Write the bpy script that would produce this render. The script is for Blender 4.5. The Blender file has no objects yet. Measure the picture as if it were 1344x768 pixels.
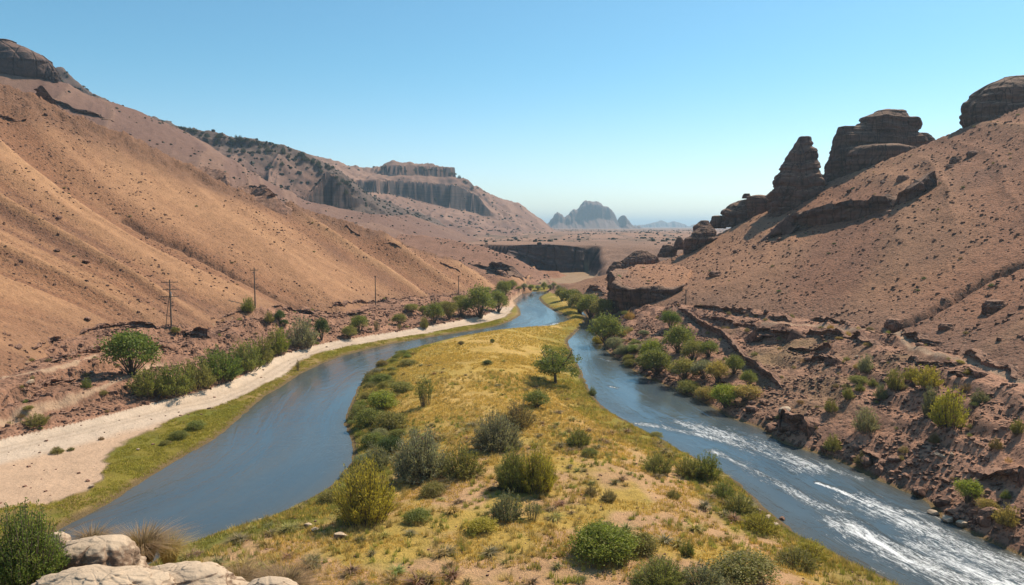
import bpy, math, random
import numpy as np
from mathutils import Vector, Matrix

random.seed(7)
RNG = np.random.default_rng(7)
F = 1000.0
CX, CY = 672.0, 384.0
PITCH = math.radians(4.97)
CAMZ = 32.0
CP, SP = math.cos(PITCH), math.sin(PITCH)
C = bpy.context.scene.collection

# ------------------------------------------------------------------ picture <-> place
def ray(px, py):
    u = (px - CX) / F
    v = (CY - py) / F
    return np.array([u, CP + v * SP, -SP + v * CP])

def at_z(px, py, z=0.0):
    d = ray(px, py)
    k = (z - CAMZ) / d[2]
    return (d[0] * k, d[1] * k, z)

def at_y(px, py, Y):
    d = ray(px, py)
    k = Y / d[1]
    return (d[0] * k, Y, CAMZ + d[2] * k)

# ------------------------------------------------------------------ noise
def _hash(ix, iy, iz, seed):
    h = (ix.astype(np.int64) * 374761393 + iy.astype(np.int64) * 668265263 + iz.astype(np.int64) * 2147483647 + seed * 1274126177) & 0xFFFFFFFF
    h = ((h ^ (h >> 13)) * 1274126177) & 0xFFFFFFFF
    h = (h ^ (h >> 16)) & 0xFFFFFFFF
    return h.astype(np.float32) / 4294967296.0 * 2.0 - 1.0

def vnoise2(x, y, seed=0):
    ix, iy = np.floor(x), np.floor(y)
    fx, fy = x - ix, y - iy
    fx = fx * fx * fx * (fx * (fx * 6 - 15) + 10)
    fy = fy * fy * fy * (fy * (fy * 6 - 15) + 10)
    z = np.zeros_like(ix)
    a = _hash(ix, iy, z, seed); b = _hash(ix + 1, iy, z, seed)
    c = _hash(ix, iy + 1, z, seed); d = _hash(ix + 1, iy + 1, z, seed)
    return a + (b - a) * fx + (c - a) * fy + (a - b - c + d) * fx * fy

def vnoise3(x, y, z, seed=0):
    ix, iy, iz = np.floor(x), np.floor(y), np.floor(z)
    fx, fy, fz = x - ix, y - iy, z - iz
    fx = fx * fx * (3 - 2 * fx); fy = fy * fy * (3 - 2 * fy); fz = fz * fz * (3 - 2 * fz)
    r = []
    for dz in (0, 1):
        a = _hash(ix, iy, iz + dz, seed); b = _hash(ix + 1, iy, iz + dz, seed)
        c = _hash(ix, iy + 1, iz + dz, seed); d = _hash(ix + 1, iy + 1, iz + dz, seed)
        r.append(a + (b - a) * fx + (c - a) * fy + (a - b - c + d) * fx * fy)
    return r[0] + (r[1] - r[0]) * fz

def fbm2(x, y, octv=4, seed=0, gain=0.5):
    s = np.zeros_like(x); a = 1.0; n = 0.0; f = 1.0
    for i in range(octv):
        s = s + a * vnoise2(x * f + i * 17.3, y * f - i * 9.1, seed + i); n += a
        a *= gain; f *= 2.03
    return s / n

def fbm3(x, y, z, octv=4, seed=0, gain=0.5):
    s = np.zeros_like(x); a = 1.0; n = 0.0; f = 1.0
    for i in range(octv):
        s = s + a * vnoise3(x * f + i * 17.3, y * f - i * 9.1, z * f + i * 3.7, seed + i); n += a
        a *= gain; f *= 2.03
    return s / n

def sstep(a, b, x):
    t = np.clip((x - a) / (b - a), 0, 1)
    return t * t * (3 - 2 * t)

# ------------------------------------------------------------------ polylines
def smooth(pts, n=2):
    """Catmull-Rom through rows of any width"""
    P = np.array(pts, dtype=np.float64)
    out = []
    for i in range(len(P) - 1):
        p0 = P[max(i - 1, 0)]; p1 = P[i]; p2 = P[i + 1]; p3 = P[min(i + 2, len(P) - 1)]
        for k in range(n):
            t = k / n
            out.append(0.5 * ((2 * p1) + (-p0 + p2) * t + (2 * p0 - 5 * p1 + 4 * p2 - p3) * t * t + (-p0 + 3 * p1 - 3 * p2 + p3) * t ** 3))
    out.append(P[-1])
    return np.array(out)

def near(line, x, y):
    """distance, signed side (+ = left of travel) and interpolated extra columns of the nearest point"""
    best = np.full(x.shape, 1e18, np.float64)
    side = np.zeros(x.shape); bc = np.zeros(x.shape)
    ex = np.zeros((line.shape[1] - 2,) + x.shape)
    for i in range(len(line) - 1):
        a = line[i]; b = line[i + 1]
        dx, dy = b[0] - a[0], b[1] - a[1]
        L = dx * dx + dy * dy
        if L < 1e-9: continue
        t = np.clip(((x - a[0]) * dx + (y - a[1]) * dy) / L, 0, 1)
        qx = x - a[0] - t * dx; qy = y - a[1] - t * dy
        d = qx * qx + qy * qy
        m = d < best
        cr = (dx * (y - a[1]) - dy * (x - a[0])) / math.sqrt(L)
        tie = (np.abs(d - best) <= 1e-6 + 1e-9 * best)
        side = np.where((m & ~tie) | (tie & (np.abs(cr) > np.abs(side))), cr, side)
        best = np.where(m, d, best)
        for k in range(ex.shape[0]):
            ex[k] = np.where(m, a[2 + k] + t * (b[2 + k] - a[2 + k]), ex[k])
    return np.sqrt(best), np.sign(side), ex

def inside(poly, x, y):
    c = np.zeros(x.shape, bool)
    n = len(poly)
    for i in range(n):
        x1, y1 = poly[i][0], poly[i][1]; x2, y2 = poly[(i + 1) % n][0], poly[(i + 1) % n][1]
        if y1 == y2: continue
        m = ((y1 > y) != (y2 > y)) & (x < (x2 - x1) * (y - y1) / (y2 - y1) + x1)
        c ^= m
    return c

def P0(pts, z=0.0, n=2):
    return smooth([at_z(p[0], p[1], z)[:2] for p in pts], n)

# ------------------------------------------------------------------ plan of the valley
MAIN_L = [(-300, 980), (-40, 765), (60, 703), (102, 681), (142, 660), (183, 633), (230, 604), (271, 582), (295, 564), (335, 528), (366, 508), (400, 487), (450, 466), (520, 450), (580, 440), (640, 430), (662, 424), (677, 417), (682, 411), (678, 401), (668, 391), (652, 385)]
MAIN_R = [(655, 381), (690, 382.5), (719, 383.5), (712, 388), (708, 391.5), (715, 400), (730, 409), (741, 414), (747, 418), (743, 422), (727, 427), (680, 433), (638, 438), (590, 445), (549, 457), (525, 464), (507, 474), (483, 491), (470, 515), (461, 535), (454, 555), (465, 582), (464, 602), (447, 629), (427, 645), (400, 661), (366, 677), (318, 692), (257, 712), (190, 748), (60, 850), (-100, 1050)]
RC_L = [(760, 408), (768, 420), (760, 432), (745, 446), (749, 462), (757, 480), (766, 500), (776, 522), (797, 540), (841, 563), (862, 575), (904, 598), (930, 612), (956, 627), (984, 650), (1005, 672), (1037, 698), (1081, 720), (1108, 736), (1176, 768), (1300, 830), (1500, 940)]
RC_R = [(765, 408), (775, 419), (779, 431), (787, 446), (801, 463), (821, 478), (844, 492), (867, 502), (892, 514), (930, 530), (960, 548), (1000, 562), (1016, 574), (1043, 586), (1080, 596), (1129, 616), (1160, 632), (1206, 652), (1225, 662), (1246, 683), (1287, 703), (1325, 722), (1400, 752), (1550, 815)]
mainL, mainR, rcL, rcR = (P0(a) for a in (MAIN_L, MAIN_R, RC_L, RC_R))
POLY_MAIN = np.vstack([mainL, mainR])
POLY_RC = np.vstack([rcL, rcR[::-1]])
closed = lambda p: np.vstack([p, p[:1]])
ISL_POLY = np.vstack([mainR[4:], rcL[::-1]])      # the spit between both channels

def zl(pts, n=2):      # (px,py,z[,q]) -> x,y,z,q
    return smooth([at_z(p[0], p[1], p[2]) + ((p[3] if len(p) > 3 else p[0]),) for p in pts], n)
def yl(pts, n=2):      # (px,py,Y,q) -> x,y,z,q
    return smooth([at_y(p[0], p[1], p[2]) + ((p[3] if len(p) > 3 else p[0]),) for p in pts], n)
def W(*rows): return np.array(rows, float)

ROAD_U = zl([(-250, 640, 1.6), (0, 577, 1.8), (100, 555, 1.8), (200, 529, 1.8), (272, 511, 1.8), (315, 495, 1.8), (349, 476, 1.8), (375, 464, 1.8), (415, 453, 1.8), (450, 446, 1.8), (520, 435, 1.8), (560, 428, 1.8), (600, 421, 1.8), (640, 412, 1.6), (655, 404, 1.4)])
ROAD_L = zl([(-250, 800, 1.2), (0, 662, 1.3), (60, 658, 1.0), (100, 645, 1.0), (129, 617, 1.1), (150, 588, 1.3), (185, 566, 1.3), (229, 544, 1.4), (272, 530, 1.4), (315, 514, 1.4), (344, 500, 1.4), (375, 484, 1.4), (404, 465, 1.4), (450, 453, 1.4), (520, 441, 1.2), (560, 435, 1.1), (600, 428, 1.0), (640, 421, .9), (662, 414, .9), (670, 407, .9)])
FOOT_L = np.vstack([W((-120, -60, 10, -500), (-118, 40, 9, -300)), zl([(-200, 530, 8), (0, 490, 8), (60, 460, 8.5), (100, 441, 9.5), (170, 432, 9), (225, 430, 8.3), (270, 428, 7.6), (300, 420, 7.8), (335, 405, 9.5), (400, 405, 7), (450, 407, 5.5), (500, 393, 6), (560, 391, 4.5), (600, 386, 4), (640, 381, 3.5), (690, 376, 3)]), W((10, 420, 3, 720))])
CREST_L = np.vstack([W((-330, -60, 120, -200), (-300, 80, 110, 100)), yl([(-260, 20, 240, 280), (0, 108, 270, 400), (60, 135, 275, 425), (130, 168, 282, 455), (165, 176, 285, 470), (250, 220, 290, 505), (310, 250, 295, 530), (380, 270, 310, 560), (460, 290, 325, 595), (520, 315, 338, 620), (580, 338, 350, 640), (640, 361, 365, 668), (690, 372, 395, 700)]), W((8, 440, 2, 720))])
FOOT_R = np.vstack([W((20, 460, 1, 690), (22, 410, 2, 720)), zl([(745, 384, 3), (775, 389, 4), (800, 397, 5), (850, 402, 8), (900, 400, 10), (950, 403, 11), (1000, 409, 11.5), (1080, 421, 11.5), (1150, 433, 12), (1200, 448, 12), (1260, 470, 12), (1344, 500, 11.5), (1500, 560, 11)]), W((95, 20, 12, 1700), (100, -60, 12, 1800))])
CREST_R = np.vstack([W((30, 480, 3, 690)), yl([(735, 384, 395), (760, 378, 370), (800, 363, 350), (850, 351, 335), (900, 331, 318), (960, 299, 308), (1010, 277, 300), (1040, 263, 297), (1090, 238, 290), (1160, 212, 282), (1230, 182, 275), (1280, 163, 265), (1344, 139, 252), (1500, 80, 235)]), W((260, 60, 90, 1700), (260, -60, 90, 1800))])
RIV_R = np.vstack([W((12, 420)), rcR[::1]]) 
RIV_Rl = np.hstack([RIV_R, np.full((len(RIV_R), 1), .4), np.linspace(700, 1600, len(RIV_R))[:, None]])
# far layers
FOOT2 = W((-420, 150, 60, -100), (-330, 330, 55, 0), (-220, 350, 48, 150), (-150, 370, 40, 250), (-90, 400, 28, 350), (-60, 480, 20, 450))
CREST2 = np.vstack([W((-650, 200, 190, -150)), yl([(-250, -20, 470), (-60, 60, 480), (0, 82, 485), (65, 98, 490), (110, 122, 500), (165, 140, 520), (225, 168, 560), (300, 222, 600), (400, 290, 640)])])
FOOT3 = W((-700, 600, 60, 0), (-420, 615, 40, 150), (-250, 620, 24, 280), (-150, 610, 19, 380), (-105, 660, 18, 470), (-100, 780, 18, 520))
CREST3 = np.vstack([W((-900, 820, 200, 0)), yl([(80, 90, 850), (120, 122, 850), (165, 139, 855), (225, 164, 860), (260, 171, 865), (300, 179, 870), (345, 185, 875), (375, 192, 880), (400, 201, 880), (440, 222, 880), (462, 247, 870), (480, 280, 860), (500, 299, 850)])])
FOOT4 = W((-500, 900, 60, 250), (-330, 960, 24, 380), (-200, 980, 19, 480), (-80, 1020, 18, 600), (20, 1120, 18, 680), (90, 1500, 18, 720))
CREST4 = yl([(250, 190, 1450), (380, 200, 1480), (440, 212, 1500), (494, 224, 1530), (503, 215, 1540), (515, 211, 1545), (540, 215, 1550), (570, 216, 1570), (590, 221, 1575), (604, 230, 1580), (622, 246, 1580), (640, 268, 1560), (665, 288, 1540), (700, 301, 1500)])
FOOT5 = W((-140, 420, 6, 440), (-60, 412, 3, 560), (0, 398, 2, 660), (22, 398, 1.5, 730), (36, 420, 1, 760), (45, 450, 1, 770))
CREST5 = yl([(380, 300, 600), (440, 302, 560), (560, 309, 520), (600, 316, 500), (640, 325, 480), (680, 341, 462), (710, 356, 452), (735, 372, 446), (758, 386, 440)])
RIM = np.vstack([W((-400, 620)), np.array([at_y(p, 330, y)[:2] for p, y in ((560, 560), (640, 540), (668, 522), (720, 516), (772, 518), (800, 516), (850, 510), (900, 500), (960, 490), (1100, 480))]), W((700, 450))])   # edge of the far plateau; travel to +x, plateau on the left

def dens(L, n):
    s_ = np.concatenate([[0], np.cumsum(np.hypot(*np.diff(L[:, :2], axis=0).T))]); q_ = np.linspace(0, s_[-1], n)
    return np.stack([np.interp(q_, s_, L[:, k]) for k in range(L.shape[1])], 1), s_[-1] / (n - 1)

def ruled(x, y, foot, crest, front, back, p=1.0):
    df, sf, ef = near(foot, x, y)
    dc, sc, ec = near(crest, x, y)
    for L, d, e in ((foot, df, ef), (crest, dc, ec)):
        R_, sp = dens(L, 90)
        sw = np.zeros(x.shape); sz = np.zeros(x.shape); sq = np.zeros(x.shape)
        for c_ in R_:
            w_ = 1.0 / (((x - c_[0]) ** 2 + (y - c_[1]) ** 2) / (sp * sp) + 1.0) ** 3
            sw += w_; sz += w_ * c_[2]; sq += w_ * c_[3]
        k = sstep(sp * .2, sp * 1.3, d)
        e[0] = e[0] + (sz / sw - e[0]) * k; e[1] = e[1] + (sq / sw - e[1]) * k
    u = df / (df + dc + 1e-6)
    z = ef[0] + (ec[0] - ef[0]) * u ** p
    q = ef[1] * (1 - u) + ec[1] * u
    infront = sf < 0
    behind = (sc > 0) & ~infront
    z = np.where(infront, ef[0] - df * front, z)
    z = np.where(behind, ec[0] - dc * back, z)
    ins = (~infront) & (~behind)
    return z, np.where(ins, u, np.where(infront, 0, 1)), q, df, dc, ins

def terrace(z, step, k):
    a = z / step
    f = a - np.floor(a)
    return (np.floor(a) + sstep(0.5 - 0.5 * (1 - k), 0.5 + 0.5 * (1 - k), f)) * step

def height(x, y):
    sh = x.shape
    x = x.ravel().astype(np.float64); y = y.ravel().astype(np.float64)
    n = x.size
    o = {k: np.zeros(n, np.float32) for k in ('z', 'sd', 'u1', 'q1', 'ur', 'qr', 'bank', 'isl', 'road', 'zone', 'u3', 'plat', 'str')}
    N1 = fbm2(x / 40, y / 40, 4, 3); N2 = fbm2(x / 9, y / 9, 4, 11); N3 = fbm2(x / 2.2, y / 2.2, 3, 29)
    # --- water
    sd = np.full(n, 200.0)
    m = (y > 20) & (y < 480) & (x > -170) & (x < 190)
    xm, ym = x[m], y[m]
    d1 = near(closed(POLY_MAIN), xm, ym)[0]; i1 = inside(POLY_MAIN, xm, ym)
    d2 = near(closed(POLY_RC), xm, ym)[0]; i2 = inside(POLY_RC, xm, ym)
    s = np.minimum(np.where(i1, -d1, d1), np.where(i2, -d2, d2))
    sd[m] = s
    isl = np.zeros(n, bool); isl[m] = inside(ISL_POLY, xm, ym)
    sdj = sd + N3 * 0.35 + N2 * 0.3
    low = np.where(sdj > 0, .05 + .55 * (1 - np.exp(-np.maximum(sdj, 0) / 1.2)) + .02 * np.minimum(sd, 30), np.maximum(.14 * sdj, -1.5) + .05)
    hump = 2.4 * sstep(0, 20, sd) * isl
    low = low + hump + (N1 * .5 + N2 * .25 + N3 * .07) * sstep(0, 6, sd)
    # --- knoll under the viewer, a stony shelf on its front left
    r = np.hypot(x * 1.0, y + 1.0)
    kn = 30.3 - .66 * np.maximum(r - 1.5, 0) + (N2 * .8 + N3 * .2) * sstep(2, 10, r)
    rs = np.hypot((x + 5.6) / 1.25, y - 8.2)
    shelf = 27.35 - .12 * (y - 8) - 1.1 * np.maximum(rs - 2.6, 0) + N3 * .12
    kn = np.maximum(kn, shelf)
    z = np.maximum(low, kn)
    zone = np.where(kn > low, 2, np.where(isl, 1, 0))
    bank = np.zeros(n); road = np.zeros(n); strp = np.zeros(n)
    # --- left bank
    m = (x < 60) & (y < 520)
    xm, ym = x[m], y[m]
    zb, ub, qb, df, dc, ins = ruled(xm, ym, ROAD_U, FOOT_L, .5, .3, 1.0)
    warp = N2[m] * 1.3 + N1[m] * 2.0
    zt = terrace(zb + warp, 2.6, .62) - warp
    zb = np.where(ins, zb + (zt - zb) * sstep(.1, .3, ub), zb) + ins * (N3[m] * .35 + N2[m] * .4) * sstep(0, .15, ub)
    o_b = np.where(ins, 1.0, 0)
    sideok = ~isl[m] & (zone[m] != 2)
    up = sideok & (zb > z[m])
    zz = z[m]; zz = np.where(up, zb, zz); z[m] = zz
    bk = bank[m]; bk = np.where(up & ins, 1.0, bk); bank[m] = bk
    # hill
    z1, u1, q1, df1, dc1, ins1 = ruled(xm, ym, FOOT_L, CREST_L, 1.0, .45, .93)
    qq = q1 + 8 * fbm2(xm / 60, ym / 60, 2, 5)
    fold = (1 - np.abs(vnoise2(qq / 40 + .3, qq * 0 + .5, 41))) - .5
    fold2 = (1 - np.abs(vnoise2(qq / 13 + 3, qq * 0 + u1 * .8, 43))) - .5
    env = np.clip(u1, 0, 1) ** .7 * (1 - np.clip(u1, 0, 1) ** 3 * .8)
    z1 = z1 + ins1 * env * (fold * 12 + fold2 * .45)
    z1 = z1 + (N2[m] * .45 + N3[m] * .10 + N1[m] * 1.2 * env) * sstep(-5, 5, np.where(ins1, df1, -df1))
    rill = (1 - np.abs(vnoise2(qq / 3.6, u1 * 3.5, 45))) - .5
    rmask = sstep(-.15, .35, fbm2(xm / 30, ym / 30, 3, 46))
    z1 = z1 + ins1 * rill * .55 * rmask * env
    rl = sstep(.80, .93, u1) * ins1
    rough = rl * (fbm2(xm / 5, ym / 5, 4, 77) * 2.2)
    z1 = z1 + rough
    up = sideok & (z1 > z[m]) & (df1 < 500)
    z[m] = np.where(up, z1, z[m]); zone[m] = np.where(up, 3, zone[m])
    bank[m] = np.where(up, 0, bank[m])
    a = o['u1'][m]; a[:] = np.where(up, u1, -1); o['u1'][m] = a
    o['q1'][m] = qq
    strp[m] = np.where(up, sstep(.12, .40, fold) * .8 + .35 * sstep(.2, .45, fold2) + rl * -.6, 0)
    # --- right bank and hill
    m = (x > 5) & (y < 520)
    xm, ym = x[m], y[m]
    sideok = ~isl[m] & (zone[m] != 2) & (zone[m] != 3)
    rd, rs_, re = near(RIV_Rl, xm, ym)
    fd, fs, fe = near(FOOT_R, xm, ym)
    uu = rd / (rd + fd + 1e-6)
    zb = .4 + (fe[0] - .4) * np.clip(uu * 1.08, 0, 1) ** .9
    warp = N2[m] * 1.4 + N1[m] * 2.2
    zt = terrace(zb + warp, 2.1, .45) - warp
    rb = fbm2(xm / 3.0, ym / 3.0, 4, 91)
    zb = zb + (zt - zb) * .75 * sstep(.15, .4, uu) + (rb * .4 + N3[m] * .2) * sstep(0, .1, uu)
    zb = np.minimum(zb, .08 + np.maximum(sd[m], 0) * .75 + np.maximum(N3[m], 0) * .2)
    right = (rs_ > 0) | (xm > 60)
    insb = sideok & (sd[m] > 0) & (fs < 0) & right
    insb &= ~((ym > 380) & (xm < 20))
    up = insb & (zb > z[m])
    z[m] = np.where(up, zb, z[m]); bank[m] = np.where(insb, 2.0, bank[m])
    z1, u1, q1, df1, dc1, ins1 = ruled(xm, ym, FOOT_R, CREST_R, 1.0, .45, .95)
    qq = q1 + 30 * fbm2(xm / 45, ym / 45, 2, 6)
    fold = (1 - np.abs(vnoise2(qq / 95, qq * 0 + .5, 53))) - .5
    fold2 = (1 - np.abs(vnoise2(qq / 30 + 3, u1 * 1.5, 54))) - .5
    env = np.clip(u1, 0, 1) ** .7 * (1 - np.clip(u1, 0, 1) ** 3 * .85)
    z1 = z1 + ins1 * env * (fold * 7 + fold2 * 1.6) + (N2[m] * .55 + N3[m] * .14 + N1[m] * 1.5 * env) * sstep(-5, 5, np.where(ins1, df1, -df1))
    rill = (1 - np.abs(vnoise2(qq / 11, u1 * 3.5, 55))) - .5
    z1 = z1 + ins1 * rill * .5 * sstep(-.15, .35, fbm2(xm / 26, ym / 26, 3, 56)) * env
    up = sideok & (z1 > z[m]) & (fs > 0) & (sd[m] > 0)
    z[m] = np.where(up, z1, z[m]); zone[m] = np.where(up, 4, zone[m]); bank[m] = np.where(up, 0, bank[m])
    o['ur'][m] = np.where(up, u1, -1)
    strp[m] = np.where(up, sstep(.1, .42, fold) * .6, strp[m])
    bp = [at_y(816, 353, 266), at_y(806, 357, 252), at_y(809, 366, 244.5), at_y(820, 376, 239), at_y(836, 378, 236), at_y(860, 376, 233), at_y(880, 371, 231), at_y(894, 362, 232), (62, 262, 0), (56, 280, 0), (46, 280, 0)]
    m = (x > 25) & (x < 70) & (y > 225) & (y < 290)
    ib = inside([(p_[0], p_[1]) for p_ in bp], x[m], y[m])
    zp = np.minimum(12.6 + .16 * (y[m] - 235) + .02 * (x[m] - 40), 17.3 + .03 * (x[m] - 35)) + N2[m] * .5 + N3[m] * .15
    up = ib & (zp > z[m])
    z[m] = np.where(up, zp, z[m]); zone[m] = np.where(up, 4, zone[m]); bank[m] = np.where(up, 0, bank[m])
    # --- far plateau and ridges
    m = (y > 395)
    xm, ym = x[m], y[m]
    rd, rsd, _ = near(RIM, xm, ym)
    pl = np.where(rsd > 0, rd, -rd)
    steep = sstep(at_y(772, 330, 520)[0] - 3, at_y(772, 330, 520)[0] + 7, xm + N2[m] * 3)
    cliff = sstep(-2, 2, pl); slope_ = sstep(-85, 8, pl + N2[m] * 6)
    zp = 19 * (cliff * (1 - steep) + slope_ * steep) + sstep(0, 60, pl) * (N1[m] * 1.3 + fbm2(xm / 160, ym / 160, 3, 17) * 4 * sstep(600, 900, ym) * (1 - sstep(2500, 4000, ym)))
    zp = np.where((zone[m] == 0) & (sd[m] < 6), -9, zp)
    up = zp > z[m]
    z[m] = np.where(up, zp, z[m]); zone[m] = np.where(up & (pl > -70), 5, zone[m])
    o['plat'][m] = np.where(up, 1, 0)
    for (ft, cr, fr, bk_, pw, zn, amp, wl, ylo) in ((FOOT5, CREST5, .4, .5, .9, 6, 1.8, 26, 395), (FOOT2, CREST2, .35, .3, 1.15, 7, 4, 24, 300), (FOOT3, CREST3, .3, .25, 1.35, 8, 24, 26, 420), (FOOT4, CREST4, .25, .06, 1.5, 9, 26, 30, 800)):
        m = (y > ylo) & (x < 400)
        xm, ym = x[m], y[m]
        z1, u1, q1, df1, dc1, ins1 = ruled(xm, ym, ft, cr, fr, bk_, pw)
        qq = q1 + wl * .5 * fbm2(xm / (wl * 3), ym / (wl * 3), 2, 60 + zn)
        fold = (1 - np.abs(vnoise2(qq / wl, u1 * .4, 60 + zn))) - .5
        fold2 = (1 - np.abs(vnoise2(qq / wl * 2.7, u1 * .8, 70 + zn))) - .5
        env = np.clip(u1, 0, 1) ** .6 * (1 - np.clip(u1, 0, 1) ** 2.5 * .9)
        z1 = z1 + ins1 * env * (fold * amp + fold2 * amp * .35) + N2[m] * .8 + (fbm2(xm / 14, ym / 14, 4, 90 + zn) * amp * .22 + N1[m] * amp * .12) * np.clip(u1, 0, 1)
        if zn in (8, 9):
            pxx = CX + 1000 * xm / ym
            c9 = (np.interp(pxx, [430, 520, 560, 600, 625, 645], [93, 84, 68, 54, 50, 46]), np.interp(pxx, [430, 470, 540, 600, 625, 645], [102, 114, 117, 112, 96, 68]), .42, 425, 640, 14)
            c8 = (np.interp(pxx, [360, 380, 400, 415, 430, 445, 462], [64, 54, 46, 42, 39, 40, 50]), np.interp(pxx, [360, 380, 400, 415, 430, 445, 462], [73, 70, 62, 70, 90, 86, 68]) + 5 * fbm2(pxx / 9, pxx * 0 + 2, 3, 140), .40, 362, 470, 9)
            for (za, zb_, p0, q0, q1_, w_) in (c8, (96, 132, .8, 215, 352, 30)) if zn == 8 else (c9, (128, 152, .45, 497, 616, 14)):
                f_ = (z1 - za) / (zb_ - za) + .035 * fold2 + .05 * fbm2(xm / 22, ym / 60, 4, 130 + zn)
                g_ = np.where(f_ < p0, f_ * .45, .45 * p0 + (1 - .45 * p0) * sstep(p0, p0 + .06, f_))
                msk = sstep(q0 - w_, q0 + w_, pxx + 14 * N1[m]) * sstep(q1_ + w_, q1_ - w_, pxx) * (.22 if zn == 8 and q0 == 215 else 1.0)
                zz_ = za + (zb_ - za) * np.clip(g_, 0, 1)
                z1 = np.where((f_ > 0) & (f_ < 1), z1 + (zz_ - z1) * msk, z1)
        z1 = z1 - {9: .6}.get(zn, .42) * np.maximum(0, xm - {6: 48, 7: -95, 8: -105, 9: 15}[zn])
        up = (z1 > z[m]) & ~((zone[m] < 5) & (sd[m] < 4))
        z[m] = np.where(up, z1, z[m]); zone[m] = np.where(up, zn, zone[m]); bank[m] = np.where(up, 0, bank[m])
        o['u3'][m] = np.where(up, u1, o['u3'][m])
        strp[m] = np.where(up, sstep(.1, .4, fold) * .7, strp[m])
    z = z + np.where(z > .6, fbm2(x / .7, y / .7, 2, 31) * .05, 0)
    o['z'][:] = z; o['sd'][:] = sd; o['isl'][:] = isl; o['zone'][:] = zone; o['bank'][:] = bank; o['str'][:] = strp
    return {k: v.reshape(sh) for k, v in o.items()}

# ------------------------------------------------------------------ the grid
OFF = 20.0
t_in = np.arange(-.8, .8001, .0016)
t_lo = -.8 - np.linspace(0.02, 1.1, 50)[::-1]; t_hi = .8 + np.linspace(0.02, 1.1, 50)
T = np.concatenate([t_lo, t_in, t_hi])
Yr = np.concatenate([np.arange(-18, 2, 1.0), np.arange(2, 20, .25), np.arange(20, 60, .6),
                     np.exp(np.arange(math.log(60), math.log(420), .0045)),
                     np.exp(np.arange(math.log(420.5), math.log(780), .0060)), np.exp(np.arange(math.log(781), math.log(905), .0028)), np.exp(np.arange(math.log(908), math.log(1330), .0066)), np.exp(np.arange(math.log(1332), math.log(1620), .0026)), np.exp(np.arange(math.log(1630), math.log(2500), .0066)),
                     np.exp(np.arange(math.log(2505), math.log(26000), .02))])
GX = T[None, :] * (Yr[:, None] + OFF)
GY = np.repeat(Yr[:, None], len(T), 1)
G = height(GX, GY)
GZ = G['z'].astype(np.float64)

def Hz(x, y):
    """terrain height from the grid"""
    x = np.asarray(x, float); y = np.asarray(y, float)
    r = np.interp(y, Yr, np.arange(len(Yr))); t = x / (y + OFF); c = np.interp(t, T, np.arange(len(T)))
    r0 = np.clip(np.floor(r).astype(int), 0, len(Yr) - 2); c0 = np.clip(np.floor(c).astype(int), 0, len(T) - 2)
    fr, fc = r - r0, c - c0
    return (GZ[r0, c0] * (1 - fr) * (1 - fc) + GZ[r0, c0 + 1] * (1 - fr) * fc + GZ[r0 + 1, c0] * fr * (1 - fc) + GZ[r0 + 1, c0 + 1] * fr * fc)

def Gv(key, x, y):
    r = np.clip(np.rint(np.interp(y, Yr, np.arange(len(Yr)))).astype(int), 0, len(Yr) - 1)
    c = np.clip(np.rint(np.interp(np.asarray(x) / (np.asarray(y) + OFF), T, np.arange(len(T)))).astype(int), 0, len(T) - 1)
    return G[key][r, c]

def hit(px, py, ymin=3.0, ymax=6000.0):
    """where the line of sight through a picture point meets the terrain"""
    d = ray(px, py)
    ys = np.exp(np.linspace(math.log(ymin), math.log(ymax), 6000))
    k = ys / d[1]
    xs = d[0] * k; zs = CAMZ + d[2] * k
    g = zs - Hz(xs, ys)
    i = np.nonzero(g <= 0)[0]
    if len(i) == 0: return None
    i = i[0]
    if i == 0: return (xs[0], ys[0], float(Hz(xs[0], ys[0])))
    a = g[i - 1] / (g[i - 1] - g[i] + 1e-9)
    y = ys[i - 1] + a * (ys[i] - ys[i - 1]); x = d[0] / d[1] * y
    return (float(x), float(y), float(Hz(x, y)))

# carve gullies / raise ledge lines found on the picture, as lines on the ground
def gline(pts, ymin=3, n=3):
    P = smooth(pts, n)
    return np.array([h[:2] for h in (hit(p[0], p[1], ymin) for p in P) if h])
# ------------------------------------------------------------------ tagging
def tag(o, label=None, cat=None, group=None, kind=None):
    if label: o['label'] = label
    if cat: o['category'] = cat
    if group: o['group'] = group
    if kind: o['kind'] = kind
    return o

def mesh_np(name, V, Fq, mats=(), parent=None, smoothf=True, midx=None, attrs=None, link=True):
    """mesh from numpy vertices and faces (all faces of one size)"""
    V = np.asarray(V, np.float32); Fq = np.asarray(Fq, np.int32)
    me = bpy.data.meshes.new(name)
    k = Fq.shape[1]
    me.vertices.add(len(V)); me.vertices.foreach_set('co', V.ravel())
    me.loops.add(Fq.size); me.loops.foreach_set('vertex_index', Fq.ravel())
    me.polygons.add(len(Fq)); me.polygons.foreach_set('loop_start', np.arange(0, Fq.size, k, dtype=np.int32))
    me.polygons.foreach_set('use_smooth', np.full(len(Fq), smoothf, bool))
    if midx is not None: me.polygons.foreach_set('material_index', np.asarray(midx, np.int32))
    for m in mats: me.materials.append(m)
    for an, av in (attrs or {}).items():
        av = np.asarray(av, np.float32)
        if av.ndim == 1:
            at = me.attributes.new(an, 'FLOAT', 'POINT'); at.data.foreach_set('value', av)
        else:
            at = me.attributes.new(an, 'FLOAT_COLOR', 'POINT')
            at.data.foreach_set('color', np.hstack([av, np.ones((len(av), 1), np.float32)]).ravel())
    me.update(calc_edges=True)
    o = bpy.data.objects.new(name, me)
    if link: C.objects.link(o)
    if parent is not None: o.parent = parent
    return o

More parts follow.
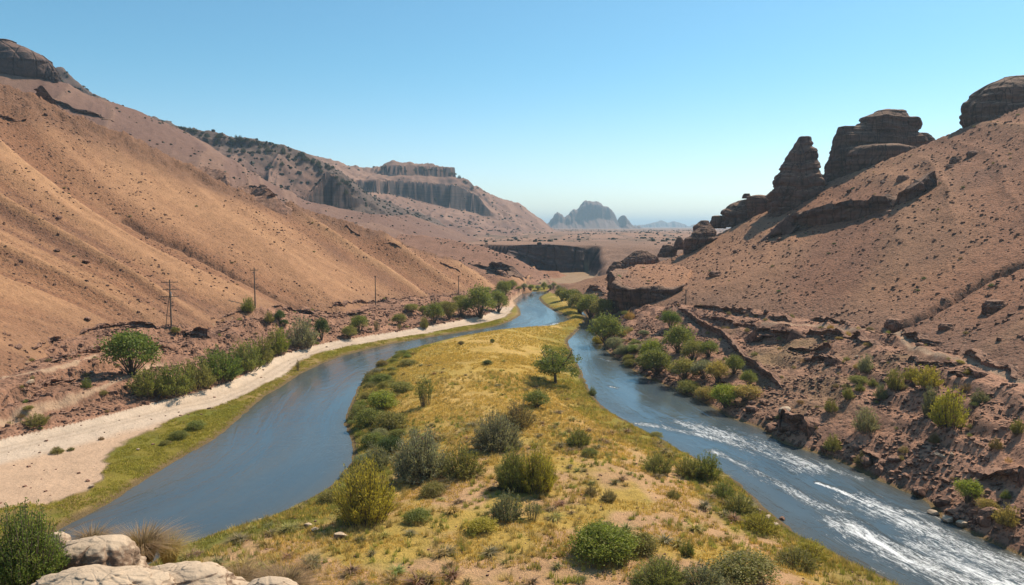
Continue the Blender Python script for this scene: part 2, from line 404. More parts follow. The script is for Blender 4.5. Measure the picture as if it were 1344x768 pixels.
# ------------------------------------------------------------------ material helpers
class NT:
    def __init__(s, name):
        s.m = bpy.data.materials.new(name); s.m.use_nodes = True
        s.t = s.m.node_tree; s.t.nodes.clear()
        s.out = s.t.nodes.new('ShaderNodeOutputMaterial')
    def n(s, typ, **kw):
        nd = s.t.nodes.new(typ)
        for k, v in kw.items():
            if k.startswith('_'): setattr(nd, k[1:], v)
            else:
                key = k.replace('__', ' ')
                if key.isdigit(): key = int(key)
                s.put(nd.inputs[key], v)
        return nd
    def put(s, inp, v):
        if isinstance(v, bpy.types.NodeSocket): s.t.links.new(v, inp)
        elif isinstance(v, bpy.types.Node): s.t.links.new(v.outputs[0], inp)
        else:
            if isinstance(v, (tuple, list)) and len(v) == 3 and inp.type == 'RGBA': v = (*v, 1)
            inp.default_value = v
    def math(s, op, a, b=0.0, c=0.0, clamp=False):
        nd = s.n('ShaderNodeMath', _operation=op); nd.use_clamp = clamp
        s.put(nd.inputs[0], a); s.put(nd.inputs[1], b)
        if op in ('MULTIPLY_ADD',): s.put(nd.inputs[2], c)
        return nd.outputs[0]
    def mix(s, f, a, b, blend='MIX'):
        nd = s.n('ShaderNodeMix', _data_type='RGBA', _blend_type=blend)
        s.put(nd.inputs[0], f); s.put(nd.inputs[6], a); s.put(nd.inputs[7], b)
        return nd.outputs[2]
    def ramp(s, v, lo, hi, a=0.0, b=1.0):
        nd = s.n('ShaderNodeMapRange', _interpolation_type='SMOOTHSTEP')
        s.put(nd.inputs[0], v); nd.inputs[1].default_value = lo; nd.inputs[2].default_value = hi
        s.put(nd.inputs[3], a); s.put(nd.inputs[4], b)
        return nd.outputs[0]
    def noise(s, vec, scale, detail=4, rough=.55, dist=0.0):
        nd = s.n('ShaderNodeTexNoise', Scale=scale, Detail=detail, Roughness=rough, Distortion=dist)
        s.put(nd.inputs['Vector'], vec); return nd.outputs[0]
    def voro(s, vec, scale, feature='F1', rnd=1.0, dim='3D'):
        nd = s.n('ShaderNodeTexVoronoi', _voronoi_dimensions=dim, _feature=feature, Scale=scale, Randomness=rnd)
        s.put(nd.inputs['Vector'], vec); return nd
    def map(s, vec, sc=(1, 1, 1), loc=(0, 0, 0)):
        nd = s.n('ShaderNodeMapping', Scale=sc, Location=loc); s.put(nd.inputs['Vector'], vec); return nd.outputs[0]
    def attr(s, name, typ='GEOMETRY'):
        return s.n('ShaderNodeAttribute', _attribute_name=name, _attribute_type=typ)
    def bump(s, h, strength=.5, dist=.1, normal=None):
        nd = s.n('ShaderNodeBump', Strength=strength, Distance=dist, Height=h)
        if normal is not None: s.put(nd.inputs['Normal'], normal)
        return nd.outputs[0]
    def finish(s, shader):
        s.t.links.new(shader.outputs[0] if isinstance(shader, bpy.types.Node) else shader, s.out.inputs['Surface']); return s.m

def mat_terrain():
    a = NT('terrain')
    P = a.n('ShaderNodeNewGeometry').outputs['Position']
    col = a.attr('col').outputs['Color']
    st = a.attr('stony').outputs['Fac']          # how stony
    gr = a.attr('grassy').outputs['Fac']
    sm = a.math('SUBTRACT', 1.0, a.attr('even').outputs['Fac'])
    n1 = a.noise(P, .35, 5, .6); n2 = a.noise(P, 2.2, 5, .65); n3 = a.noise(P, 12, 4, .6)
    v = a.math('MULTIPLY_ADD', a.math('SUBTRACT', n1, .5), .75, 1.0)
    v = a.math('MULTIPLY_ADD', a.math('SUBTRACT', n2, .5), .62, v)
    v = a.math('MULTIPLY_ADD', a.math('SUBTRACT', n3, .5), .45, v)
    v = a.math('MULTIPLY_ADD', a.math('SUBTRACT', v, 1.0), sm, 1.0)
    c = a.mix(1.0, col, a.n('ShaderNodeCombineColor', Red=v, Green=v, Blue=v), 'MULTIPLY')
    # scattered dark stones and low scrub, pale chips
    vo = a.voro(P, .62, dim='2D'); r1 = a.n('ShaderNodeSeparateColor', Color=vo.outputs['Color'])
    d1 = a.ramp(vo.outputs['Distance'], .12, .24, 1.0, 0.0)
    d1 = a.math('MULTIPLY', d1, a.math('GREATER_THAN', r1.outputs[0], .52))
    vo2 = a.voro(P, 1.9, dim='2D'); r2 = a.n('ShaderNodeSeparateColor', Color=vo2.outputs['Color'])
    d2 = a.ramp(vo2.outputs['Distance'], .16, .32, 1.0, 0.0)
    d2 = a.math('MULTIPLY', d2, a.math('GREATER_THAN', r2.outputs[0], .45))
    dd = a.math('MULTIPLY', a.math('MAXIMUM', d1, a.math('MULTIPLY', d2, .75)), a.math('MULTIPLY', st, .8), clamp=True)
    c = a.mix(dd, c, (.10, .062, .042))
    pale = a.math('MULTIPLY', a.ramp(vo2.outputs['Distance'], .1, .25, 1.0, 0.0), a.math('LESS_THAN', r2.outputs[1], .10))
    c = a.mix(a.math('MULTIPLY', pale, a.math('MULTIPLY', st, .45)), c, (.50, .38, .29))
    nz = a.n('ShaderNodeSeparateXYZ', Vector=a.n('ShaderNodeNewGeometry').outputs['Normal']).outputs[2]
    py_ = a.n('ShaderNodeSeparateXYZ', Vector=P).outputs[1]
    rock_shade = a.math('MULTIPLY', a.ramp(nz, .72, .5), a.math('GREATER_THAN', py_, 380.0))
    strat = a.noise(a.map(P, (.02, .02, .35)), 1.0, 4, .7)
    c = a.mix(rock_shade, c, a.mix(a.ramp(strat, .35, .65), (.035, .028, .028), (.075, .052, .046)))  # bare rock on steep far slopes, its colour deepened to stand in for shade
    # grass mottling
    g1 = a.noise(P, .9, 6, .7, .6); g2 = a.noise(P, 5.5, 4, .7)
    c = a.mix(a.math('MULTIPLY', a.ramp(g1, .52, .72), a.math('MULTIPLY', gr, .55)), c, (.13, .135, .03))
    c = a.mix(a.math('MULTIPLY', a.ramp(g2, .55, .75), a.math('MULTIPLY', gr, .55)), c, (.20, .13, .045))
    # wet strip at the waterline
    z = a.n('ShaderNodeSeparateXYZ', Vector=P).outputs[2]
    wet = a.ramp(z, .12, .45, 1.0, 0.0)
    wet = a.math('MULTIPLY', wet, a.math('LESS_THAN', a.n('ShaderNodeSeparateXYZ', Vector=P).outputs[1], 470.0))
    c = a.mix(a.math('MULTIPLY', wet, .6), c, (.085, .06, .035))
    h = a.math('MULTIPLY_ADD', n3, .25, a.math('MULTIPLY', n2, .8))
    h = a.math('MULTIPLY_ADD', a.math('MULTIPLY', dd, st), .7, h)
    vo3 = a.voro(P, 1.1, dim='2D')
    h = a.math('MULTIPLY_ADD', a.math('MULTIPLY', vo3.outputs['Distance'], st), -.55, h)
    h = a.math('MULTIPLY_ADD', a.math('MULTIPLY', g2, gr), 1.2, h)
    h = a.math('MULTIPLY', h, a.math('MAXIMUM', sm, .25))
    nb = a.bump(h, .75, .5)
    b = a.n('ShaderNodeBsdfPrincipled', Base__Color=c, Roughness=.93, Normal=nb)
    b.inputs['Specular IOR Level'].default_value = .15
    return a.finish(b)

def mat_rock(name, dark=(.075, .045, .036), mid=(.17, .098, .072), light=(.27, .165, .12), zs=.9, scale=.25, top=(.30, .18, .115), bump=.8, cracks=.45):
    a = NT(name)
    P = a.n('ShaderNodeNewGeometry').outputs['Position']
    Nn = a.n('ShaderNodeNewGeometry').outputs['Normal']
    warp = a.noise(P, .12, 3)
    band = a.noise(a.map(P, (.05, .05, zs)), 1.0, 5, .7, .4)
    n1 = a.noise(P, scale, 6, .65); n2 = a.noise(P, scale * 9, 5, .65)
    f = a.math('MULTIPLY_ADD', a.math('SUBTRACT', n1, .5), 1.3, band)
    c = a.mix(a.ramp(f, .30, .72), dark, mid)
    c = a.mix(a.math('MULTIPLY', a.ramp(n2, .52, .78), .7), c, light)
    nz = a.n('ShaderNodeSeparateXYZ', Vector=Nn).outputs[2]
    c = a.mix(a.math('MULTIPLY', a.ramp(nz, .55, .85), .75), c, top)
    vo = a.voro(a.map(P, (1, 1, .8)), scale * 3.2, 'DISTANCE_TO_EDGE')
    crack = a.ramp(vo.outputs['Distance'], .0, .07, 1.0, 0.0)
    crack = a.math('MULTIPLY', crack, a.ramp(n1, .4, .6))
    c = a.mix(a.math('MULTIPLY', crack, cracks), c, dark)
    vj = a.voro(a.map(P, (1, 1, .10)), scale * 1.5, 'DISTANCE_TO_EDGE')
    joint = a.ramp(vj.outputs['Distance'], .0, .06, 1.0, 0.0)
    c = a.mix(a.math('MULTIPLY', joint, cracks * 1.5), c, (.03, .02, .017))
    h = a.math('MULTIPLY_ADD', n2, .5, a.math('MULTIPLY', n1, 1.6))
    h = a.math('MULTIPLY_ADD', joint, -1.6 * cracks, h)
    h = a.math('MULTIPLY_ADD', band, 1.2, h)
    h = a.math('MULTIPLY_ADD', crack, -1.1 * cracks, h)
    b = a.n('ShaderNodeBsdfPrincipled', Base__Color=c, Roughness=.9, Normal=a.bump(h, bump, .18 / scale * .25))
    b.inputs['Specular IOR Level'].default_value = .2
    return a.finish(b)

def mat_water():
    a = NT('river_water')
    P = a.n('ShaderNodeNewGeometry').outputs['Position']
    fl = a.attr('flow')                         # along, across, turbulence
    fv = fl.outputs['Vector']
    sx = a.n('ShaderNodeSeparateXYZ', Vector=fv)
    foam = a.attr('foam').outputs['Fac']; rip = a.attr('ripple').outputs['Fac']; shal = a.attr('shallow').outputs['Fac']
    f1 = a.noise(a.map(fv, (.45, 1.5, 1)), 1.0, 8, .78, 1.0)
    f2 = a.noise(a.map(fv, (1.5, 4.0, 1)), 1.0, 6, .8, .6)
    f3 = a.noise(a.map(fv, (.05, .28, 1)), 1.0, 3, .6, .5)
    fm = a.math('MULTIPLY_ADD', f1, .55, a.math('MULTIPLY', f2, .45))
    fm = a.math('MULTIPLY_ADD', a.math('SUBTRACT', fm, .5), 2.0, .5)
    fm = a.math('MULTIPLY_ADD', a.math('SUBTRACT', f3, .5), .7, fm)
    fm = a.math('MULTIPLY_ADD', foam, .62, fm)
    ff = a.math('MULTIPLY', a.ramp(fm, .78, 1.12), a.ramp(foam, .02, .35))
    w1 = a.noise(a.map(fv, (.35, .8, 1)), 1.0, 4, .6); w2 = a.noise(a.map(fv, (1.6, 3.2, 1)), 1.0, 4, .6)
    wind = a.ramp(a.noise(a.map(fv, (.02, .16, 1)), 1.0, 5, .65, .8), .40, .66)
    h = a.math('MULTIPLY_ADD', w2, .35, w1)
    h = a.math('MULTIPLY', h, a.math('MULTIPLY_ADD', wind, 1.1, .45))
    h = a.math('MULTIPLY', h, a.math('MULTIPLY_ADD', foam, 2.2, a.math('MULTIPLY_ADD', rip, 1.3, .30)))
    ff = a.math('MULTIPLY', ff, .9)
    h = a.math('MULTIPLY_ADD', ff, .5, h)
    nb = a.bump(h, .6, .16)
    c = a.mix(shal, (.060, .088, .108), (.085, .072, .045))
    tone = a.noise(a.map(fv, (.03, .12, 1)), 1.0, 4, .6)
    c = a.mix(a.ramp(tone, .35, .7), c, a.mix(.5, c, (.10, .105, .095)))
    b = a.n('ShaderNodeBsdfPrincipled', Base__Color=c, Roughness=a.math('MULTIPLY_ADD', wind, .10, a.math('MULTIPLY_ADD', rip, .08, .04)), IOR=1.36, Normal=nb)
    fo = a.n('ShaderNodeBsdfPrincipled', Base__Color=(.80, .82, .82), Roughness=.6, Normal=nb)
    mx = a.n('ShaderNodeMixShader'); a.put(mx.inputs[0], ff); a.put(mx.inputs[1], b.outputs[0]); a.put(mx.inputs[2], fo.outputs[0])
    return a.finish(mx)

M = {}
M['terrain'] = mat_terrain()
M['water'] = mat_water()
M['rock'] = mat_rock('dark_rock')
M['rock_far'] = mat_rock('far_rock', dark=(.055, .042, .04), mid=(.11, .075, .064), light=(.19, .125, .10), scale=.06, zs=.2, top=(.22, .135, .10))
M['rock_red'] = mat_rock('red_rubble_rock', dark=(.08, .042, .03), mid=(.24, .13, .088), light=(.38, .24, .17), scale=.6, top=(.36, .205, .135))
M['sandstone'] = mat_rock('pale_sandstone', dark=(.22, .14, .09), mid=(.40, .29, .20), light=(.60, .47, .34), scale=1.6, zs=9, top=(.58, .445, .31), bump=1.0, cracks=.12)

# ------------------------------------------------------------------ carve the lines seen on the slopes
GULLY = [gline([(165, 290), (203, 311), (237, 326), (271, 343), (305, 361), (339, 378), (373, 396), (392, 403)], 100),
         gline([(1420, 310), (1344, 345), (1300, 364), (1262, 385), (1240, 400), (1210, 415), (1176, 430)], 60)]
TRAIL = [gline([(-60, 572), (0, 554), (68, 532), (135, 508), (190, 484), (215, 478)], 60),
         gline([(-60, 505), (0, 496), (41, 488), (85, 480), (125, 466)], 60),
         gline([(1000, 424), (1060, 426), (1145, 434), (1180, 436), (1192, 452), (1230, 464), (1290, 480), (1344, 502)], 60)]
gul = np.full(GX.shape, 99.0); trl = np.full(GX.shape, 99.0)
mk = (GY > 40) & (GY < 420) & (np.abs(GX) < 260)
for L in GULLY:
    d = near(np.hstack([L, np.zeros((len(L), 1))]), GX[mk], GY[mk])[0]
    gul[mk] = np.minimum(gul[mk], d)
for L in TRAIL:
    d = near(np.hstack([L, np.zeros((len(L), 1))]), GX[mk], GY[mk])[0]
    trl[mk] = np.minimum(trl[mk], d)
jn = fbm2(GX / 2.0, GY / 2.0, 3, 8)
GZ -= 2.2 * np.exp(-((gul + jn * .8) / 1.3) ** 2) * (gul < 20)
GZ -= .15 * np.exp(-(trl / .8) ** 2)

# ------------------------------------------------------------------ colours of the ground itself
def C3(*c): return np.array(c, np.float32)
zone, sd, bank, isl, u1, ur, strp, u3 = (G[k] for k in ('zone', 'sd', 'bank', 'isl', 'u1', 'ur', 'str', 'u3'))
A1 = fbm2(GX / 25, GY / 25, 4, 201); A2 = fbm2(GX / 6, GY / 6, 4, 202); A3 = fbm2(GX / 1.3, GY / 1.3, 3, 203)
col = np.zeros(GX.shape + (3,), np.float32)
stony = np.zeros(GX.shape, np.float32); grassy = np.zeros(GX.shape, np.float32)
def lay(mask, c):
    mask = np.clip(mask, 0, 1)[..., None].astype(np.float32)
    col[:] = col * (1 - mask) + np.asarray(c, np.float32) * mask
def setv(arr, mask, v):
    mask = np.clip(mask, 0, 1); arr[:] = arr * (1 - mask) + v * mask
col[:] = C3(.30, .20, .12)
# low left bank: moss-yellow grass by the water, beige sand, then the pale track
ru_d, ru_s, _ = near(ROAD_U, GX[mk], GY[mk]); rl_d, rl_s, _ = near(ROAD_L, GX[mk], GY[mk])
rfull = np.full(GX.shape, 99.0); rfull[mk] = ru_d * ru_s; lfull = np.full(GX.shape, -99.0); lfull[mk] = rl_d * rl_s
leftlow = (zone == 0) & (GX < 60) & (bank < 1) & (GY < 400)
ej = A2 * (.8 + 2.4 * sstep(125, 95, GY)) + A3 * .6
grassL = leftlow * sstep(-.4, .8, -lfull + ej)
lay(grassL * 1.0, C3(.27, .215, .035)); lay(grassL * sstep(-.1, .5, A2), C3(.20, .19, .03)); lay(grassL * sstep(.0, .5, A1 + .4 * A3), C3(.34, .225, .075)); lay(grassL * sstep(1.3, .3, sd + A3 * .5), C3(.40, .27, .11))
setv(grassy, grassL, 1.0)
onroad = leftlow * (1 - sstep(-.4, .8, -lfull + ej)) * sstep(-1.5, .5, -rfull)
lay(onroad, C3(.50, .34, .225))
pale = onroad * sstep(.5, -3.5, rfull + 0 * A1) * 0 + onroad * sstep(10.0, 6.5, np.abs(rfull + 1) + A2 * 2.0)
lay(pale, C3(.55, .43, .32))
rut = np.exp(-((rfull + 2.1 + A1 * .6) / .45) ** 2) + np.exp(-((rfull + 4.0 + A1 * .6) / .45) ** 2)
lay(pale * rut * .5, C3(.40, .30, .215))
lay(pale * sstep(.35, .7, A3 + A2 * .5) * .3, C3(.42, .33, .24))
setv(stony, onroad, .10); even = np.clip(onroad * .4, 0, 1).astype(np.float32)
# island
il = (zone == 1)
near_w = sstep(55, 150, GY)
lay(il, C3(.52, .345, .085)); lay(il * sstep(-.1, .45, A1 + .5 * A2) * .8, C3(.60, .385, .12)); lay(il * sstep(.0, .5, -A1 + .6 * A2) * .45, C3(.38, .31, .085))
lay(il * sstep(135, 75, GY) * sstep(-.3, .25, A2 + A1 * .5) * .95, C3(.56, .335, .18))
lay(il * sstep(9, 2, sd + A2 * 5) * .9, C3(.27, .225, .04))
lay(il * sstep(12, 3, sd + A2 * 4) * sstep(10, -5, GX + GY * .0) * sstep(180, 120, GY) * .8, C3(.16, .17, .035))
setv(grassy, il, .75); setv(stony, il, .12)
lay(il * sstep(1.2, .2, sd + A3 * .6), C3(.20, .14, .08))
# rubble benches
rb1 = (bank == 1); rb2 = (bank == 2)
for rbm, base in ((rb1, C3(.30, .162, .102)), (rb2, C3(.35, .19, .122))):
    lay(rbm, base); lay(rbm * sstep(-.1, .5, A2 + .3 * A3), base * 1.3); lay(rbm * sstep(.1, .6, A3 + .5 * A1), base * .75)
    setv(stony, rbm, 1.0)
lay(rb2 * sstep(.2, .7, A1) * .7, C3(.25, .17, .085)); setv(grassy, rb2 * sstep(.2, .7, A1), .3)
# slopes
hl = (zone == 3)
lay(hl, C3(.25, .122, .066)); lay(hl * sstep(-.3, .5, A1) * .5, C3(.30, .155, .085)); lay(hl * sstep(.0, .4, fbm2(GX / 38 + 5, GY / 38, 4, 230)) * sstep(.5, .1, strp) * .8, C3(.19, .098, .062)); lay(hl * strp * .85, C3(.42, .232, .122))  # paler tone along the spur crests, browner patches between them
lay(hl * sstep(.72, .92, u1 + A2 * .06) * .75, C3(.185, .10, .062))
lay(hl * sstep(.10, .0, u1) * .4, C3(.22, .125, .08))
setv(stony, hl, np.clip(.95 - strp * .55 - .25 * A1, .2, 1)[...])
hr = (zone == 4)
lay(hr, C3(.31, .152, .088)); lay(hr * sstep(-.1, .4, fbm2(GX / 30, GY / 30, 4, 231)) * .8, C3(.215, .108, .068)); lay(hr * strp * .6, C3(.42, .24, .13))
lay(hr * sstep(.12, .0, ur) * .5, C3(.24, .145, .10))
setv(stony, hr, np.clip(1.0 - strp * .35, .2, 1))
# distant country
pf = (zone == 5)
lay(pf, C3(.31, .18, .12)); lay(pf * sstep(-.2, .4, fbm2(GX / 90, GY / 90, 4, 210)) * .6, C3(.19, .12, .085)); lay(pf * sstep(.05, .35, fbm2(GX / 14, GY / 60, 4, 212)) * sstep(560, 700, GY) * .6, C3(.10, .08, .055))
lay((zone == 6) * 1.0, C3(.27, .145, .095)); lay((zone == 6) * sstep(.2, 0, u3) * .5, C3(.20, .115, .08))
for zn, a_, b_ in ((7, C3(.185, .108, .082), C3(.25, .15, .105)), (8, C3(.16, .098, .078), C3(.28, .17, .125)), (9, C3(.21, .122, .09), C3(.31, .185, .13))):
    zm = (zone == zn)
    lay(zm, a_); lay(zm * strp * .9, b_); lay(zm * sstep(-.1, .5, fbm2(GX / 60, GY / 60, 3, 211)) * .4, b_)
lay((zone == 8) * sstep(.72, .98, u3 + .15 * fbm2(GX / 25, GY / 25, 3, 214)) * .75, C3(.11, .085, .07))
setv(stony, (zone >= 5) * 1.0, .6)
# knoll
kn = (zone == 2)
lay(kn, C3(.42, .28, .18)); setv(stony, kn, .5)
# gullies and trails
lay(np.exp(-((gul + jn) / 1.6) ** 2) * .8, C3(.15, .085, .06))
G['trl'] = trl; G['lf'] = lfull
lay(sstep(.65, .25, trl + A3 * .25) * (zone != 1), C3(.43, .29, .19)); setv(stony, sstep(1.0, .45, trl), .1)

# ------------------------------------------------------------------ meshes by landform, cut from the one sheet
NR, NC = GX.shape
VV = np.stack([GX, GY, GZ], -1).reshape(-1, 3)
idx = np.arange(NR * NC).reshape(NR, NC)
FQ = np.stack([idx[:-1, :-1], idx[:-1, 1:], idx[1:, 1:], idx[1:, :-1]], -1).reshape(-1, 4)
fz = zone[:-1, :-1].reshape(-1)
fb = bank[:-1, :-1].reshape(-1); fr_ = (pale + onroad)[:-1, :-1].reshape(-1)
kindof = np.zeros(len(FQ), int)
kindof[fz == 1] = 1; kindof[(fz == 2)] = 2; kindof[fz == 3] = 3; kindof[fz == 4] = 4; kindof[(fz == 5) | (fz == 0) & (FQ[:, 0] // NC > np.searchsorted(Yr, 470))] = 5
kindof[fz == 6] = 6; kindof[fz == 7] = 7; kindof[fz == 8] = 8; kindof[fz == 9] = 9
kindof[(kindof == 0) & (fr_ > .5)] = 10
kindof[(kindof == 0) & (fb == 2)] = 11
fs = sd[:-1, :-1].reshape(-1)
INFO = {0: ('ground', 'yellow green grassy bank and brown rubble bench left of the river'), 1: ('spit_ground', 'golden grassy spit of land between the two river channels'),
        2: ('knoll_ground', 'sandy knoll under the pale sandstone boulders in the foreground'), 3: ('hillside', 'orange sandy hillside with pale spur crests left of the river'),
        4: ('hillside', 'brown stony hillside right of the river below the rock towers'), 5: ('plain', 'hazy flat plain beyond the valley'),
        6: ('hill', 'low rounded tan hill beyond the river bend in front of the canyon wall'), 7: ('mountain', 'dark brown mountain slope rising behind the orange hillside'),
        8: ('mountain', 'scrub topped mountain with furrowed flanks and blue grey cliffs'), 9: ('mesa', 'long talus slopes of the flat topped mesa beyond the river'),
        10: ('gravel_road', 'pale dusty gravel track along the left bank'), 11: ('riverbank', 'red brown rubble bank right of the rapids')}
for k, (nm, lb) in INFO.items():
    f = FQ[kindof == k]
    if not len(f): continue
    u, inv = np.unique(f, return_inverse=True)
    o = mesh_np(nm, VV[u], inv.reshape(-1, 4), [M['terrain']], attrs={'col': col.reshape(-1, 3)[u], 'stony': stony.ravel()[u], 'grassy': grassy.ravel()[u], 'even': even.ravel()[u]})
    tag(o, lb, nm.replace('_', ' '), kind='structure')

# ------------------------------------------------------------------ water
rcC = []
nC = 40
pl_, pr_ = rcL, rcR
def resamp(L, n):
    s = np.concatenate([[0], np.cumsum(np.hypot(*np.diff(L[:, :2], axis=0).T))]); q = np.linspace(0, s[-1], n)
    return np.stack([np.interp(q, s, L[:, 0]), np.interp(q, s, L[:, 1])], 1)
rcC = (resamp(rcL, 60) + resamp(rcR, 60)) / 2
mL = resamp(mainL[::-1], 60); mR = resamp(mainR[3:], 60); mC = (mL + mR) / 2
def flowline(L):
    s = np.concatenate([[0], np.cumsum(np.hypot(*np.diff(L, axis=0).T))])
    return np.hstack([L, s[:, None], s[:, None] * 0])
rcF, mF = flowline(rcC), flowline(mC)
wm = (sd < 2.0)
wface = (wm[:-1, :-1] & (GY[:-1, :-1] < 470)).reshape(-1)
f = FQ[wface]
u, inv = np.unique(f, return_inverse=True)
wx, wy = GX.reshape(-1)[u], GY.reshape(-1)[u]
d2, s2, e2 = near(rcF, wx, wy); d1, s1, e1 = near(mF, wx, wy)
inr = (wx > (np.interp(wy, rcL[::-1, 1], rcL[::-1, 0]) - 3)) & (wy < at_z(762, 409)[1])
along = np.where(inr, e2[0] + 300, e1[0]); across = np.where(inr, d2 * s2, d1 * s1)
foam = np.zeros(len(wx)); rip = np.zeros(len(wx))
def foam_line(pts, w, a):
    L = smooth([at_z(p[0], p[1])[:2] for p in pts], 3)
    d = near(np.hstack([L, np.zeros((len(L), 1))]), wx, wy)[0]
    wv = w * (1 + .35 * fbm2(wx / 3, wy / 3, 3, 66))
    return a * np.exp(-(d / wv) ** 2) * inr
for pts, w, a_ in (([(842, 556), (880, 563), (920, 571), (960, 581), (1000, 590)], 1.6, .62), ([(895, 556), (960, 574), (1020, 598), (1060, 612)], 4.4, .57),
                   ([(935, 592), (980, 613), (1030, 640), (1070, 660), (1110, 672)], 1.8, .60), ([(990, 580), (1030, 600), (1080, 612), (1130, 628)], 2.0, .45),
                   ([(1072, 634), (1105, 646), (1145, 665)], .38, 1.0), ([(1085, 637), (1140, 658)], .3, .75),
                   ([(1165, 672), (1200, 672), (1230, 680)], 1.6, .6), ([(1130, 660), (1200, 690), (1270, 724), (1344, 750), (1420, 780)], 4.0, .68),
                   ([(1110, 690), (1160, 715), (1230, 750), (1330, 800)], 3.4, .68), ([(1140, 703), (1190, 735), (1240, 752)], .6, 1.0),
                   ([(1210, 715), (1270, 745), (1344, 780)], 3.6, .68), ([(1260, 740), (1340, 762), (1400, 790)], 2.6, .62), ([(1100, 735), (1150, 750)], 1.6, .45), ([(1080, 700), (1130, 722)], 1.4, .4),
                   ([(788, 470), (800, 474)], .5, .6), ([(798, 507), (812, 510)], .4, .6), ([(775, 520), (830, 545)], 1.5, .3)):
    foam = np.maximum(foam, foam_line(pts, w, a_))
inr_s = inr * sstep(540, 590, 384 + 0 * wx + (CY - 384) + 1000 * ((CAMZ / wy) - .087))
rip = inr * .35 + inr * .65 * sstep(95, 75, wy - wx * .6 + 30)
mf = smooth([at_z(p[0], p[1])[:2] for p in [(600, 442), (640, 437), (690, 431), (735, 424)]], 3)
dm = near(np.hstack([mf, np.zeros((len(mf), 1))]), wx, wy)[0]
foam = np.maximum(foam, .62 * np.exp(-(dm / 1.6) ** 2) * (~inr))
rip = np.maximum(rip, (.12 + .5 * sstep(150, 260, wy)) * ~inr)
wz = np.zeros(len(wx)) + foam * .10 * fbm2(wx / .9, wy / .9, 3, 71) + rip * .02 * fbm2(wx / 1.5, wy / 1.5, 3, 72)
shal = np.exp(-np.maximum(-sd.reshape(-1)[u], 0) / 1.6)
shal = np.where((~inr) & (s1 < 0) & False, shal * 1.6, shal)
o = mesh_np('water', np.stack([wx, wy, wz], 1), inv.reshape(-1, 4), [M['water']],
            attrs={'flow': np.stack([along, across, np.zeros(len(wx))], 1), 'foam': foam, 'ripple': rip, 'shallow': shal})
tag(o, 'blue grey river, calm on the left and broken by white rapids on the right', 'river', kind='structure')
# ------------------------------------------------------------------ rocks
def loft(levels, seg=72, nl=46, seed=0, amp=.10, strata=.07, st_h=2.2, crack=.10, ncrack=9, expo=2.7, fs=None, base_ext=0.0, cap=.16):
    """levels: (z, cx, cy, rx, ry) bottom to top -> closed rock mass with ledges and joints"""
    Lv = np.array(levels, float)
    if base_ext: Lv = np.vstack([[Lv[0, 0] - base_ext, *Lv[0, 1:]], Lv])
    H = Lv[-1, 0] - Lv[0, 0]
    zs = Lv[0, 0] + H * (1 - (1 - np.linspace(0, 1, nl)) ** 1.15)
    I = [np.interp(zs, Lv[:, 0], Lv[:, k]) for k in (1, 2, 3, 4)]
    R0 = float(np.mean(Lv[:, 3]))
    fs = fs or 1.6 / max(R0, .01)
    # rounded cap
    for k in range(1, 7):
        t = k / 6.0 * math.pi / 2
        zs = np.append(zs, Lv[-1, 0] + math.sin(t) * min(R0, I[2][nl - 1]) * cap)
        I[0] = np.append(I[0], I[0][nl - 1]); I[1] = np.append(I[1], I[1][nl - 1])
        I[2] = np.append(I[2], I[2][nl - 1] * max(math.cos(t), .02)); I[3] = np.append(I[3], I[3][nl - 1] * max(math.cos(t), .02))
    th = np.linspace(0, 2 * math.pi, seg, endpoint=False)
    c, s = np.cos(th), np.sin(th)
    sup = (np.abs(c) ** expo + np.abs(s) ** expo) ** (-1 / expo)
    ux, uy = c * sup, s * sup
    Z = np.repeat(zs[:, None], seg, 1)
    X = I[0][:, None] + I[2][:, None] * ux[None]; Y = I[1][:, None] + I[3][:, None] * uy[None]
    so = seed * 13.7
    n = fbm3(X * fs + so, Y * fs, Z * fs, 5, 300 + seed, .6) * amp * 2.2
    zw = Z + fbm3(X * fs * .6 + so, Y * fs * .6, Z * 0, 2, 320 + seed) * st_h * .8
    st = vnoise2(zw / st_h, Z * 0 + so, 340 + seed); st2 = vnoise2(zw / (st_h * .37), Z * 0 + so, 341 + seed)
    st = np.sign(st) * np.abs(st) ** .3 * strata * .9 + np.sign(st2) * np.abs(st2) ** .4 * strata * .45
    an = th[None] / (2 * math.pi) * ncrack
    ck = np.abs(vnoise3(np.cos(th)[None] * ncrack / 3 + so + 0 * Z, np.sin(th)[None] * ncrack / 3 + 0 * Z, Z * fs * .22, 360 + seed))
    ck = -crack * (1 - sstep(0, .22, ck))
    fine = fbm3(X * fs * 5 + so, Y * fs * 5, Z * fs * 5, 3, 390 + seed, .6) * amp * .55
    k = 1 + n + st + ck + fine
    X = I[0][:, None] + (X - I[0][:, None]) * k; Y = I[1][:, None] + (Y - I[1][:, None]) * k
    Z = Z + fbm3(X * fs * 1.3, Y * fs * 1.3, Z * fs, 3, 380 + seed) * R0 * .06
    nr = len(zs)
    V = np.stack([X, Y, Z], -1).reshape(-1, 3)
    i = np.arange(nr * seg).reshape(nr, seg); j = np.roll(i, -1, 1)
    Fq = np.stack([i[:-1], j[:-1], j[1:], i[1:]], -1).reshape(-1, 4)
    top = i[-1]; V = np.vstack([V, [V[top].mean(0)]]); ti = len(V) - 1
    cap = np.stack([top, np.roll(top, -1), np.full(seg, ti), np.full(seg, ti)], -1)[:, :3]
    cap = np.hstack([cap, cap[:, 2:]])
    return V, np.vstack([Fq])          # the last ring is a pinhole; closed by its tiny radius

